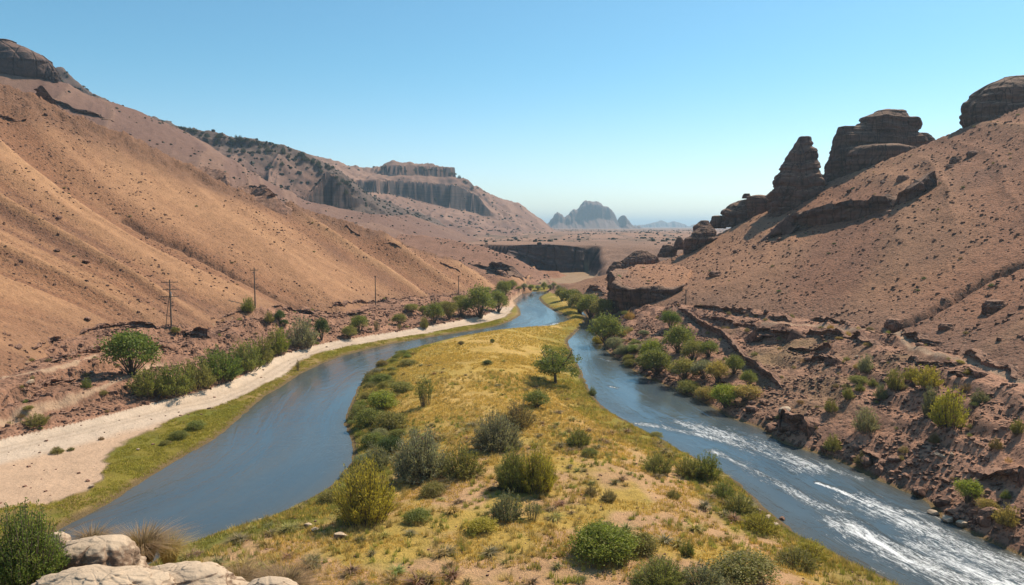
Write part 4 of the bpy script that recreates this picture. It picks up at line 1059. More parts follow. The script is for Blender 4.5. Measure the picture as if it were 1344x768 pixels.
def mat_plain(name, c1, c2, sc=6, rough=.8, stretch=(1, 1, .2)):
    a = NT(name); P = a.n('ShaderNodeTexCoord').outputs['Object']
    n = a.noise(a.map(P, stretch), sc, 5, .65)
    b = a.n('ShaderNodeBsdfPrincipled', Base__Color=a.mix(a.ramp(n, .3, .7), c1, c2), Roughness=rough, Normal=a.bump(n, .5, .03))
    return a.finish(b)
M['leaf'] = mat_leaf('foliage')
M['blade'] = mat_leaf('dry_blades', .45, .3, .7)
M['bark'] = mat_plain('bark', (.07, .05, .035), (.16, .12, .085))
M['pole_wood'] = mat_plain('weathered_wood', (.075, .055, .04), (.15, .115, .085), 5)
M['metal'] = mat_plain('dull_metal', (.16, .16, .16), (.28, .28, .27), 4, .5)
M['porcelain'] = mat_plain('insulator_porcelain', (.16, .08, .05), (.24, .13, .08), 4, .3)

def quads(base, dirn, length, width, rg):
    """leaf quads: base point, direction, length, width -> 4 vertices each (diamond)"""
    n = len(base)
    r = rg.normal(size=(n, 3)); side = np.cross(dirn, r); side /= np.linalg.norm(side, axis=1)[:, None] + 1e-9
    l = length[:, None]; w = width[:, None]
    V = np.stack([base, base + dirn * l * .45 + side * w * .5, base + dirn * l, base + dirn * l * .45 - side * w * .5], 1).reshape(-1, 3)
    return V, np.arange(n * 4).reshape(n, 4)
def tube(P, R, seg=4):
    P = np.asarray(P, float); n = len(P)
    d = np.gradient(P, axis=0); d /= np.linalg.norm(d, axis=1)[:, None] + 1e-9
    ref = np.array([.3, .9, .1]); a = np.cross(d, ref); a /= np.linalg.norm(a, axis=1)[:, None] + 1e-9; b = np.cross(d, a)
    th = np.linspace(0, 2 * math.pi, seg, endpoint=False)
    V = P[:, None] + (a[:, None] * np.cos(th)[None, :, None] + b[:, None] * np.sin(th)[None, :, None]) * np.asarray(R)[:, None, None]
    i = np.arange(n * seg).reshape(n, seg); j = np.roll(i, -1, 1)
    return V.reshape(-1, 3), np.stack([i[:-1], j[:-1], j[1:], i[1:]], -1).reshape(-1, 4)
def unit(v): return v / (np.linalg.norm(v, axis=-1, keepdims=True) + 1e-9)

def gen_broom(seed, nst=100, per=45, ll=.07, lw=.018, spread=1.1, dome=.5, stiff=.35, low=.12):
    """shrub of many upright arching stems, thin leaves along them; height 1, radius .5"""
    rg = np.random.default_rng(seed); Ls, St = [], []
    for k in range(nst):
        az = rg.uniform(0, 2 * math.pi); ti = (rg.uniform(0, 1) ** .6) * spread
        b = np.array([math.cos(az) * .26 * ti, math.sin(az) * .26 * ti, 0])
        top = np.array([math.cos(az) * dome * math.sin(ti * 1.25), math.sin(az) * dome * math.sin(ti * 1.25), .10 + .90 * max(math.cos(ti * 1.28), 0)]) * rg.uniform(.72, 1.08)
        mid = (b + top) / 2 + np.array([0, 0, .08]) * ti + rg.normal(size=3) * .03
        t = np.linspace(0, 1, 5)[:, None]; P = (1 - t) ** 2 * b + 2 * t * (1 - t) * mid + t * t * top
        St.append(tube(P, np.linspace(.008, .0025, 5), 3))
        tt = low + (1 - low) * rg.uniform(0, 1, per)[:, None] ** .75
        base = (1 - tt) ** 2 * b + 2 * tt * (1 - tt) * mid + tt * tt * top + rg.normal(size=(per, 3)) * .022
        dr = unit(2 * (1 - tt) * (mid - b) + 2 * tt * (top - mid))
        dr = unit(dr + rg.normal(size=(per, 3)) * stiff)
        Ls.append(quads(base, dr, ll * rg.uniform(.6, 1.3, per), lw * rg.uniform(.7, 1.3, per), rg))
    return joinr(Ls, rg), join(St)
def joinr(Ls, rg):
    V, Fq = join(Ls); return V, Fq, np.repeat(rg.uniform(0, 1, len(Fq)), 4)
def gen_leafy(seed, ncl=60, per=70, ll=.05, lw=.035, sig=.075, zc=.5, flat=.55):
    rg = np.random.default_rng(seed); Ls, St = [], []
    for k in range(ncl):
        v = unit(rg.normal(size=3)); v[2] = abs(v[2]) * 1.1 - .25
        r = rg.uniform(.45, 1) ** .5
        c = np.array([v[0] * .44 * r, v[1] * .44 * r, zc + v[2] * .46 * r]); c[2] = max(c[2], .06)
        c += rg.normal(size=3) * .03
        s_ = sig * rg.uniform(.7, 1.35)
        base = c + rg.normal(size=(per, 3)) * [s_, s_, s_ * .75]
        dr = unit(unit(base - c) * .7 + rg.normal(size=(per, 3)) * .8 + [0, 0, .15])
        Ls.append(quads(base, dr, ll * rg.uniform(.6, 1.3, per), lw * rg.uniform(.7, 1.3, per), rg))
        if k % 2 == 0:
            t = np.linspace(0, 1, 5)[:, None]; b = np.array([rg.normal() * .03, rg.normal() * .03, 0]); m = (b + c) / 2 + [0, 0, .06]
            St.append(tube((1 - t) ** 2 * b + 2 * t * (1 - t) * m + t * t * c, np.linspace(.014, .004, 5), 4))
    return joinr(Ls, rg), join(St)
def gen_tuft(seed, nb=110, w=.03, lean=.75):
    rg = np.random.default_rng(seed)
    az = rg.uniform(0, 2 * math.pi, nb); ti = rg.uniform(0, 1, nb) ** .7 * lean; h = rg.uniform(.5, 1.05, nb)
    b = np.stack([np.cos(az) * .16 * rg.uniform(0, 1, nb), np.sin(az) * .16 * rg.uniform(0, 1, nb), 0 * az], 1)
    d0 = np.stack([np.cos(az) * ti * .35, np.sin(az) * ti * .35, 1 + 0 * az], 1); d1 = np.stack([np.cos(az) * ti, np.sin(az) * ti, 1 - ti * .5], 1)
    m = b + d0 * h[:, None] * .5; t = b + d1 * h[:, None] * .95
    sd_ = np.stack([-np.sin(az + .6), np.cos(az + .6), 0 * az], 1) * w
    V = np.stack([b - sd_ * .5, b + sd_ * .5, m + sd_ * .45, m - sd_ * .45, t + sd_ * .08, t - sd_ * .08], 1).reshape(-1, 3)
    k = np.arange(nb)[:, None] * 6
    Fq = np.concatenate([k + [0, 1, 2, 3], k + [3, 2, 4, 5]], 0)
    return V, Fq, np.repeat(rg.uniform(0, 1, nb), 6)
def gen_tree(seed, ncl=70, per=85):
    """short trunk, spreading limbs, uneven crown; height 1"""
    rg = np.random.default_rng(seed); St, Ls = [], []
    def limb(a, b, r0, r1, bow=.05):
        t = np.linspace(0, 1, 7)[:, None]; m = (a + b) / 2 + rg.normal(size=3) * bow
        P = (1 - t) ** 2 * a + 2 * t * (1 - t) * m + t * t * b; St.append(tube(P, np.linspace(r0, r1, 7), 7)); return P
    tr = limb(np.array([0, 0, -.03]), np.array([.02, 0, .30]), .028, .020, .015)
    for k in range(11):
        az = k * 2.4 + rg.uniform(-.3, .3); rr = rg.uniform(.22, .46); zz = rg.uniform(.42, .92) * (1 - .25 * (rr - .22) / .24)
        e = np.array([math.cos(az) * rr, math.sin(az) * rr, zz]); s_ = tr[-1] if k % 2 else tr[-2]
        P = limb(s_, e, .014, .005)
        for q in range(ncl // 11):
            u = rg.uniform(.45, 1.0); c = P[int(u * 6)] + rg.normal(size=3) * [.085, .085, .06]; sg = rg.uniform(.03, .055)
            base = c + rg.normal(size=(per, 3)) * [sg, sg, sg * .7]
            dr = unit(unit(base - c) * .6 + rg.normal(size=(per, 3)))
            Ls.append(quads(base, dr, .030 * rg.uniform(.6, 1.3, per), .020 * rg.uniform(.7, 1.3, per), rg))
            if q % 2 == 0: limb(P[int(u * 6)], c, .005, .002, .01)
    return joinr(Ls, rg), join(St)

def proto(kind, foliage, stems):
    V, Fq, r = foliage
    a = mesh_np(kind, V, Fq, [M['leaf']], attrs={'rnd': r}, smoothf=False, link=False)
    b = mesh_np(kind + '_stems', stems[0], stems[1], [M['bark']], link=False)
    return a.data, b.data
PRO = {'broom': [proto('foliage', *gen_broom(s)) for s in (1, 2, 3)],
       'wide': [proto('foliage', *gen_broom(s, 120, 45, .06, .02, 1.18, .52, .5, .05)) for s in (11, 12)],
       'sparse': [proto('foliage', *gen_broom(s, 34, 40, .06, .02, .75, .46, .6, .3)) for s in (21, 22)],
       'leafy': [proto('foliage', *gen_leafy(s)) for s in (31, 32, 33)],
       'mound': [proto('foliage', *gen_leafy(s, 80, 60, .045, .03, .07, .3)) for s in (41, 42)],
       'tree': [proto('foliage', *gen_tree(51))]}
HERO = {'broom': [proto('foliage', *gen_broom(s, 210, 60, .05, .012, 1.08, .5, .35, .12)) for s in (61, 62)], 'wide': [proto('foliage', *gen_broom(63, 230, 60, .044, .013, 1.2, .52, .45, .03))],
        'mound': [proto('foliage', *gen_leafy(64, 130, 110, .034, .022, .06, .3))]}
CNT = {}
COLS_ = {'grey': (.135, .132, .078), 'olive': (.155, .14, .045), 'yellow': (.235, .195, .035), 'green': (.095, .118, .028), 'bright': (.155, .165, .032), 'crest': (.034, .038, .026), 'brown': (.15, .115, .055), 'dark': (.055, .075, .028), 'dry': (.30, .20, .11), 'ochre': (.24, .18, .06), 'sage': (.165, .16, .10), 'mid': (.13, .135, .038)}
COLS = {k: (tuple(min(.6, v * 1.8) for v in c) if k not in ('dry',) else c) for k, c in COLS_.items()}
def child(me, nm, parent, color, loc=None):
    o = bpy.data.objects.new(nm, me); C.objects.link(o); o.parent = parent; o.color = (*color, 1); return o
def shrub(px, py, wpx, hpx, kind, colr, label, group=None, name='shrub', cat=None, hero=False, Y=None, sink=.04):
    h = hit(px, py, 30) if Y is None else at_y(px, py, Y)
    if h is None: return None
    W_ = wpx * h[1] / 1000; H_ = hpx * h[1] / 1000 * 1.03
    L = (HERO if hero and kind in HERO else PRO)[kind]; k = CNT.get((kind, hero), 0); CNT[(kind, hero)] = k + 1; fm, sm = L[k % len(L)]
    x, y = h[0], h[1] + W_ * .22
    z = float(Hz(x, y)) if Y is None else h[2]
    root = bpy.data.objects.new(name, None); C.objects.link(root); root.empty_display_size = .3
    root.location = (x, y, min(z, h[2] + H_ * .25) - H_ * sink); root.rotation_euler = (0, 0, random.uniform(0, 6.28)); root.scale = (W_, W_ * .95, H_)
    c0 = COLS[colr]; j = random.uniform(.9, 1.12); c = tuple(min(1, v * j * random.uniform(.96, 1.04)) for v in c0)
    child(fm, 'crown' if name == 'tree' else 'foliage', root, c); child(sm, 'trunk' if name == 'tree' else 'stems', root, c)
    return tag(root, label, cat or name, group)

S = shrub
# --- on the spit
S(730, 508, 92, 64, 'tree', 'green', 'spreading green tree standing alone near the right shore of the spit', name='tree')
S(558, 535, 36, 44, 'sparse', 'mid', 'upright open shrub alone on the golden grass of the spit')
S(705, 537, 38, 24, 'leafy', 'mid', 'low round green shrub just below the lone tree')
S(681, 562, 50, 36, 'wide', 'brown', 'brownish shrub between the lone tree and the big grey green shrub')
S(652, 592, 72, 50, 'wide', 'sage', 'big grey green dome shaped shrub in the middle of the spit', hero=True)
S(760, 588, 36, 30, 'wide', 'mid', 'small olive shrub with sandy ground around it, right of the spit middle')
S(774, 600, 24, 15, 'mound', 'mid', 'tiny low green shrub touching the small olive shrub right of the spit middle')
S(552, 632, 90, 72, 'wide', 'sage', 'large grey green shrub leaning beside the left shore of the spit', hero=True)
S(605, 628, 60, 44, 'wide', 'olive', 'olive shrub joined to the right of the large grey green shrub')
S(676, 646, 58, 60, 'broom', 'mid', 'left half of the double shrub at the centre, dull green', hero=True)
S(706, 650, 58, 62, 'broom', 'yellow', 'right half of the double shrub at the centre, yellow green', hero=True)
S(665, 684, 44, 42, 'wide', 'grey', 'grey green shrub below the double shrub at the centre')
S(700, 684, 36, 26, 'sparse', 'grey', 'thin grey shrub low at the right of the grey green shrub')
S(475, 692, 92, 92, 'broom', 'yellow', 'tall yellow green willow like shrub on the near left shore of the spit', hero=True)
S(547, 687, 40, 24, 'mound', 'mid', 'small fresh green shrub right of the tall yellow green shrub')
S(568, 652, 40, 22, 'mound', 'olive', 'low green growth under the large grey green shrub')
S(795, 740, 100, 62, 'mound', 'bright', 'bright green leafy shrub with dark base near the bottom', hero=True)
S(845, 728, 50, 34, 'mound', 'olive', 'olive shrub touching the right side of the bright green leafy shrub')
S(868, 775, 80, 38, 'wide', 'mid', 'dull green shrub cut by the bottom edge', hero=True)
S(925, 776, 70, 34, 'wide', 'grey', 'grey green shrub cut by the bottom edge, right of a dull green one')
S(985, 766, 100, 40, 'mound', 'olive', 'wide low olive shrub at the bottom right of the spit')
S(1050, 748, 60, 30, 'wide', 'olive', 'olive shrub low on the right shore above the bottom edge')
S(1068, 735, 50, 24, 'wide', 'yellow', 'yellow green shrub on the right shore near the bottom')
S(632, 700, 46, 24, 'mound', 'yellow', 'low yellow green shrub in the dry grass below the centre')
S(866, 622, 40, 30, 'wide', 'olive', 'olive shrub on the sandy right flank of the spit')
S(930, 632, 44, 38, 'broom', 'mid', 'dark olive shrub on the right shore beside the first rapids')
S(905, 628, 42, 28, 'broom', 'olive', 'pale olive shrub left of the dark olive one on the right shore')
S(903, 731, 24, 22, 'broom', 'mid', 'small upright green tuft shrub between sandy patches')
S(972, 675, 46, 26, 'wide', 'olive', 'olive shrub on the right shore across from the double wave')
S(1000, 700, 50, 28, 'wide', 'yellow', 'yellow olive shrub right of the pale stones on the right shore')
S(952, 655, 34, 22, 'wide', 'mid', 'green shrub on the right shore between two olive ones')
S(800, 659, 24, 17, 'wide', 'brown', 'small brown shrub on bare sand right of the double shrub')
S(776, 652, 18, 16, 'wide', 'brown', 'tiny brown shrub left of another brown one on bare sand')
S(885, 655, 20, 14, 'wide', 'olive', 'tiny olive shrub on the sandy right flank')
S(862, 575, 20, 10, 'mound', 'olive', 'low shrub at the waterline above the first rapids')
S(640, 479, 16, 8, 'mound', 'dark', 'tiny dark shrub in the far golden grass')
S(605, 453, 9, 7, 'mound', 'brown', 'tiny brown shrub by the far left shore of the spit')
S(646, 450, 7, 7, 'mound', 'dark', 'tiny dark shrub by the thin white riffle')
S(778, 519, 12, 12, 'wide', 'mid', 'small shrub at the water edge below the lone tree')
for px, py, w_, h_, kd, cl, lb in ((500, 540, 44, 34, 'mound', 'bright', 'bright green shrub on the left shore bulge of the spit'), (482, 562, 40, 34, 'mound', 'mid', 'green shrub hanging over the water at the left shore bulge'),
        (512, 566, 46, 32, 'mound', 'olive', 'olive green shrub behind the left shore bulge'), (488, 588, 34, 26, 'mound', 'mid', 'green shrub at the waterline above a dark hollow'), (512, 596, 36, 30, 'mound', 'dark', 'darkest shrub of the left shore thicket'),
        (492, 618, 44, 38, 'wide', 'grey', 'grey shrub between the thicket and the tall yellow green shrub'), (500, 505, 30, 18, 'mound', 'mid', 'low green shrub at the upper end of the left shore thicket'), (525, 516, 34, 18, 'mound', 'olive', 'low olive shrub in grass above the left shore thicket'),
        (484, 500, 18, 14, 'sparse', 'brown', 'thin brown shrub at the waterline above the left shore thicket'), (470, 548, 26, 22, 'mound', 'olive', 'olive shrub lowest over the water at the bulge'), (535, 480, 26, 10, 'mound', 'olive', 'flat green shrub line on the upper left shore of the spit'),
        (470, 640, 30, 30, 'wide', 'olive', 'olive shrub behind the tall yellow green shrub'), (430, 660, 36, 20, 'mound', 'olive', 'low shrub at the waterline left of the tall yellow green shrub')):
    S(px, py, w_, h_, kd, cl, lb)
# --- left bank
for px, py, w_, h_, kd, cl, lb in ((165, 494, 68, 66, 'leafy', 'green', 'round dark green bushy tree below the first power pole'),
        (190, 524, 52, 40, 'broom', 'mid', 'first of the green shrubs in the row along the track, nearest'), (222, 522, 52, 44, 'broom', 'mid', 'green shrub behind the nearest one in the track row'), (252, 514, 46, 42, 'broom', 'olive', 'olive shrub in the track row with dry stems'),
        (282, 502, 54, 46, 'broom', 'green', 'dark green shrub in the middle of the track row'), (318, 488, 44, 42, 'broom', 'mid', 'green shrub behind the dark one in the track row'), (342, 478, 34, 36, 'broom', 'olive', 'smaller olive shrub in the track row'),
        (363, 466, 30, 38, 'broom', 'bright', 'yellow green shrub in the track row before the big grey one'), (394, 458, 38, 42, 'broom', 'sage', 'tall grey green shrub at the far end of the track row'),
        (421, 448, 20, 34, 'leafy', 'dark', 'narrow dark green tree right of the tall grey green shrub'), (458, 446, 20, 18, 'leafy', 'olive', 'low olive shrub beside the narrow dark tree'), (471, 438, 24, 26, 'leafy', 'mid', 'round green shrub behind the low olive one'),
        (494, 436, 12, 16, 'sparse', 'brown', 'thin brown shrub by the bend of the track'), (524, 434, 10, 10, 'sparse', 'brown', 'small brown shrub by the far track'), (524, 428, 18, 18, 'leafy', 'olive', 'olive shrub before the far shrubs by the track'), (556, 432, 12, 16, 'broom', 'olive', 'small olive shrub standing on the track edge'),
        (324, 412, 17, 22, 'broom', 'mid', 'green shrub beside the second power pole'), (352, 425, 12, 16, 'broom', 'olive', 'small olive shrub right of the second power pole'), (366, 424, 14, 16, 'leafy', 'dark', 'dark green shrub on the bench right of the second pole'), (372, 430, 12, 10, 'leafy', 'dark', 'tiny dark shrub under the dark green one on the bench'),
        (43, 561, 34, 18, 'wide', 'olive', 'low olive shrub between footpath and track at the left edge'), (390, 487, 9, 15, 'sparse', 'brown', 'lone dry shrub standing in the grass by the water'), (229, 441, 12, 12, 'leafy', 'olive', 'small olive shrub at the foot of the first power pole'),
        (112, 510, 14, 14, 'wide', 'mid', 'small dark shrub among the pale rock steps'), (134, 520, 12, 8, 'wide', 'olive', 'tiny shrub beside the footpath'), (35, 540, 16, 7, 'mound', 'olive', 'flat shrub above the footpath at the left edge'),
        (255, 565, 26, 16, 'mound', 'mid', 'green shrub in the mossy grass of the left shore'), (232, 577, 24, 14, 'mound', 'mid', 'green shrub left of another in the mossy shore grass'), (215, 585, 14, 9, 'mound', 'olive', 'tiny shrub in the mossy shore grass'),
        (72, 596, 18, 9, 'wide', 'olive', 'low tuft shrub on the pale gravel'), (92, 592, 10, 5, 'wide', 'olive', 'tiny tuft shrub on the pale gravel'), (132, 578, 8, 5, 'wide', 'dry', 'dry tuft on the sand by the track')):
    S(px, py, w_ * (1.2 if kd == 'broom' else 1.05), h_, kd, cl, lb)
for px, py, w_, h_, kd, cl, lb in ((570, 425, 26, 28, 'leafy', 'mid', 'round green riverside tree left of the big willow'), (590, 420, 24, 26, 'leafy', 'olive', 'olive riverside tree beside the round green one'), (606, 416, 22, 26, 'leafy', 'mid', 'green riverside tree just left of the big willow'),
        (630, 420, 44, 44, 'leafy', 'mid', 'biggest rounded willow on the far left bank'), (654, 411, 26, 32, 'leafy', 'mid', 'willow behind and right of the biggest one'), (582, 408, 20, 14, 'leafy', 'olive', 'low shrub behind the riverside trees'), (604, 400, 22, 12, 'leafy', 'olive', 'dim shrub behind the riverside trees below the fourth pole'),
        (662, 392, 22, 24, 'leafy', 'mid', 'dark green tree by the river bend'), (652, 394, 16, 14, 'leafy', 'dark', 'small dark tree by the river bend'), (672, 380, 14, 12, 'leafy', 'mid', 'hazy green tree past the river bend'),
        (540, 412, 20, 12, 'leafy', 'olive', 'low olive shrub on the stony bench behind the track bend'), (556, 414, 14, 14, 'leafy', 'mid', 'small shrub on the stony bench')):
    S(px, py, w_, h_, kd, cl, lb, name='tree' if h_ > 22 else 'shrub')
for i, (px, py, w_, h_) in enumerate(((688, 381, 10, 8), (697, 382, 9, 9), (706, 381, 8, 7), (714, 380, 9, 10), (722, 381, 8, 8), (640, 384, 12, 8), (733, 383, 9, 9), (681, 383, 9, 6), (727, 378, 8, 8))):
    S(px, py, w_, h_, 'leafy', 'mid' if i % 2 else 'sage', 'tiny hazy tree in the row where the river disappears', 'trees where the river disappears', name='tree')
# --- right bank
for px, py, w_, h_, kd, cl, lb in ((738, 395, 20, 18, 'leafy', 'olive', 'first small shrub of the right bank thicket, farthest upstream'), (748, 404, 30, 26, 'leafy', 'mid', 'green shrub second in the right bank thicket'), (761, 412, 36, 30, 'leafy', 'olive', 'olive shrub third in the right bank thicket'),
        (776, 418, 38, 32, 'leafy', 'mid', 'green shrub before the bluff in the right bank thicket'), (793, 420, 34, 30, 'leafy', 'olive', 'olive shrub against the foot of the bluff'), (772, 400, 30, 14, 'leafy', 'olive', 'low shrub above the right bank thicket'),
        (797, 454, 46, 42, 'leafy', 'mid', 'rounded green shrub at the water below the bluff'), (808, 462, 24, 20, 'leafy', 'sage', 'small grey green shrub right of the one below the bluff'), (784, 452, 16, 14, 'mound', 'yellow', 'low yellow shrub at the waterline below the bluff'),
        (881, 432, 26, 26, 'leafy', 'green', 'dark green shrub at the start of the walled path'), (858, 480, 34, 34, 'leafy', 'bright', 'yellow green shrub uppermost in the right bank grove'), (862, 497, 44, 40, 'leafy', 'mid', 'big green shrub at the left of the right bank grove'),
        (846, 489, 26, 26, 'leafy', 'olive', 'dull shrub at the water side of the right bank grove'), (892, 466, 42, 40, 'leafy', 'mid', 'rounded green shrub below the walled path'), (912, 478, 34, 32, 'leafy', 'olive', 'olive shrub against the stone wall'),
        (932, 470, 30, 24, 'leafy', 'mid', 'green shrub tucked under the bend of the wall'), (900, 500, 40, 30, 'leafy', 'olive', 'olive shrub in the middle of the right bank grove'), (925, 500, 34, 28, 'leafy', 'sage', 'grey green shrub in the middle of the right bank grove'),
        (944, 505, 34, 32, 'leafy', 'ochre', 'ochre shrub near the wall in the right bank grove'), (965, 492, 26, 26, 'leafy', 'mid', 'green shrub close under the lower wall'), (905, 518, 34, 22, 'mound', 'olive', 'low olive shrub by the water in the right bank grove'),
        (930, 528, 36, 24, 'mound', 'ochre', 'low ochre shrub by the water in the right bank grove'), (955, 538, 38, 34, 'leafy', 'bright', 'bright green shrub at the lower end of the grove'), (982, 528, 42, 24, 'leafy', 'ochre', 'yellow ochre shrub below the end of the wall'), (984, 508, 24, 22, 'leafy', 'mid', 'small green shrub beside the lower wall'),
        (828, 482, 18, 14, 'mound', 'olive', 'small shrub on stones between the bluff and the grove')):
    S(px, py, w_, h_, kd, cl, lb)
for px, py, w_, h_, kd, cl, lb in ((1139, 489, 24, 25, 'broom', 'sage', 'grey green shrub highest on the right slope terraces'), (1129, 505, 26, 15, 'mound', 'olive', 'flat olive shrub below the highest grey green one'), (1147, 508, 14, 12, 'wide', 'mid', 'small green shrub right of the flat olive one'),
        (1177, 514, 28, 30, 'broom', 'olive', 'olive shrub left of a wide yellow topped one on the slope'), (1200, 500, 26, 18, 'wide', 'yellow', 'yellow green shrub behind the wide one on the slope'), (1223, 510, 38, 30, 'broom', 'yellow', 'wide yellow topped shrub on the right slope'),
        (1253, 563, 54, 54, 'broom', 'yellow', 'biggest shrub on the right slope, yellow green with dark base'), (1224, 549, 24, 46, 'broom', 'grey', 'slim grey shrub touching the biggest one on the right slope'), (1140, 570, 36, 36, 'broom', 'sage', 'grey green shrub with black shadow on bare red ground'),
        (1092, 543, 20, 18, 'broom', 'olive', 'small olive shrub left on the red slope'), (1115, 526, 18, 18, 'broom', 'olive', 'small olive shrub above the left one on the red slope'), (1158, 526, 20, 22, 'broom', 'grey', 'small grey shrub in the centre of the red slope'), (1130, 515, 14, 12, 'wide', 'mid', 'tiny green shrub under the flat olive one'),
        (1095, 594, 26, 22, 'wide', 'olive', 'olive shrub on the bank edge above the boulders'), (1289, 530, 24, 20, 'wide', 'grey', 'grey shrub right of the biggest one on the slope'), (1273, 662, 36, 36, 'leafy', 'bright', 'bright yellow green bush among boulders at the lower right'),
        (1300, 672, 30, 18, 'mound', 'ochre', 'ochre low shrub right of the bright bush'), (1328, 692, 40, 28, 'broom', 'ochre', 'ochre shrub at the lower right edge'), (1322, 656, 14, 12, 'wide', 'mid', 'tiny green shrub near the lower right edge'), (1135, 612, 24, 18, 'wide', 'brown', 'brown shrub on the bank by the dark boulders'),
        (1228, 583, 16, 14, 'wide', 'brown', 'tiny brown shrub under the biggest one on the slope'), (1310, 590, 18, 16, 'wide', 'brown', 'small brown shrub near the right edge of the slope'), (1338, 570, 18, 22, 'broom', 'olive', 'olive shrub cut by the right edge')):
    S(px, py, w_, h_, kd, cl, lb)

# --- foreground left: dark leafy bush and dry grass, close to the viewer
def big_leafy(name, label, loc, W_, H_, seed, ncl, per, ll, lw, colr):
    fo, st = gen_broom(seed, ncl, per, ll, lw, 1.0, .5, .75, .08)
    root = bpy.data.objects.new(name, None); C.objects.link(root); root.location = loc; root.scale = (W_, W_ * .9, H_)
    a = mesh_np('foliage', fo[0], fo[1], [M['leaf']], parent=root, attrs={'rnd': fo[2]}, smoothf=False); a.color = (*COLS[colr], 1)
    mesh_np('stems', st[0], st[1], [M['bark']], parent=root); return tag(root, label, 'shrub')
p = at_y(4, 800, 8.2)
big_leafy('shrub', 'dark green small leaved bush filling the bottom left corner', (p[0], 8.6, p[2] - .1), .95, 1.16, 81, 330, 60, .034, .014, 'green')
def dry_clump(label, px, py, Y, W_, H_, seed, nb, colr, name='dry_grass'):
    q = at_y(px, py, Y); V, Fq, r = gen_tuft(seed, nb, .0075, 1.0)
    o = mesh_np(name, V, Fq, [M['blade']], attrs={'rnd': r}, smoothf=False); o.location = (q[0], q[1], q[2]); o.scale = (W_, W_, H_); o.color = (*COLS[colr], 1)
    return tag(o, label, 'grass clump')
dry_clump('pinkish dry grass clump between the dark bush and the river', 120, 722, 11.0, .75, .42, 82, 900, 'dry')
dry_clump('largest reddish brown dry grass clump behind the rounded boulder', 186, 738, 10.2, .9, .62, 83, 1500, 'dry')
dry_clump('greenish grey dry clump at the right of the largest one', 222, 738, 10.4, .62, .52, 84, 900, 'ochre')
dry_clump('pale dry grass clump right of the sandstone slab', 318, 778, 9.6, .75, .46, 85, 900, 'dry')
dry_clump('dry grass clump at the bottom edge, last to the right', 372, 785, 9.2, .9, .46, 86, 1100, 'dry')
dry_clump('small dry tuft between the boulder and the slab', 172, 752, 8.6, .22, .12, 87, 300, 'dry')

# ------------------------------------------------------------------ small repeats
def scatter(n, test, xr, yr, seed):
    rg = np.random.default_rng(seed); out = []
    while len(out) < n:
        y = rg.uniform(yr[0], yr[1], 4000); x = rg.uniform(xr[0], xr[1], 4000)
        ok = test(x, y) & (np.abs(x) < .72 * y + 4)
        out += list(zip(x[ok], y[ok]))
    return np.array(out[:n]), rg
def gz(k, x, y): return Gv(k, x, y)
TM = []
for s in range(5):
    V, Fq, r = gen_tuft(200 + s, 90, .05, .9); TM.append(mesh_np('grass_tuft', V, Fq, [M['blade']], attrs={'rnd': r}, smoothf=False, link=False).data)
def tuft(x, y, w_, h_, colr, label, group, name='grass_tuft', cat='grass tuft', me=None):
    o = bpy.data.objects.new(name, me or random.choice(TM)); C.objects.link(o)
    o.location = (x, y, float(Hz(x, y)) - .03); o.scale = (w_, w_, h_); o.rotation_euler = (0, 0, random.uniform(0, 6)); o.color = (*[v * random.uniform(.85, 1.15) for v in COLS[colr]], 1)
    return tag(o, label, cat, group)
pts, rg = scatter(230, lambda x, y: (gz('zone', x, y) == 1) & (gz('sd', x, y) > 2) & (rg_keep(x, y)), (-60, 80), (60, 150), 5) if False else (None, None)
def dens_ok(x, y, seed, thr, sc=9): return fbm2(x / sc, y / sc, 3, seed) > thr
pts, rg = scatter(240, lambda x, y: (gz('zone', x, y) == 1) & (gz('sd', x, y) > 1.5) & (y < 120 + 40 * (np.sin(x * 9) > .8)) & dens_ok(x, y, 501, -.15, 5), (-50, 70), (58, 165), 5)
for x, y in pts:
    c = random.choice(['dry', 'ochre', 'dry', 'brown', 'olive', 'ochre']); w_ = random.uniform(.9, 2.2)
    tuft(x, y, w_, w_ * random.uniform(.35, .55), c, 'dry grass tuft, one of the many dotting the grassy spit', 'grass tufts dotting the spit')
SB = [PRO['mound'][0][0], PRO['wide'][0][0], PRO['sparse'][1][0], PRO['wide'][1][0]]
pts, rg = scatter(110, lambda x, y: (gz('bank', x, y) == 2) & (gz('sd', x, y) > 1), (20, 110), (70, 230), 6)
for x, y in pts:
    w_ = random.uniform(.7, 1.7); tuft(x, y, w_, w_ * .6, random.choice(['olive', 'brown', 'ochre', 'brown']), 'tiny dry shrub, one of many on the red rubble bank right of the rapids', 'tiny shrubs on the right rubble bank', 'small_shrub', 'shrub', random.choice(SB))
pts, rg = scatter(50, lambda x, y: (gz('bank', x, y) == 1), (-110, 10), (110, 330), 7)
for x, y in pts:
    w_ = random.uniform(.6, 1.6); tuft(x, y, w_, w_ * .6, random.choice(['olive', 'brown', 'mid', 'brown']), 'tiny shrub, one of many on the stony bench above the left track', 'tiny shrubs on the left bench', 'small_shrub', 'shrub', random.choice(SB))
pts, rg = scatter(45, lambda x, y: (gz('zone', x, y) == 3) & dens_ok(x, y, 502, 0, 20), (-200, 0), (120, 370), 8)
for x, y in pts:
    w_ = random.uniform(.4, 1.2); tuft(x, y, w_, w_ * .55, random.choice(['dark', 'brown', 'brown']), 'tiny dark shrub, one of many dotting the orange hillside', 'tiny shrubs dotting the orange hillside', 'small_shrub', 'shrub', random.choice(SB))
pts, rg = scatter(70, lambda x, y: (gz('zone', x, y) == 4), (30, 180), (100, 290), 9)
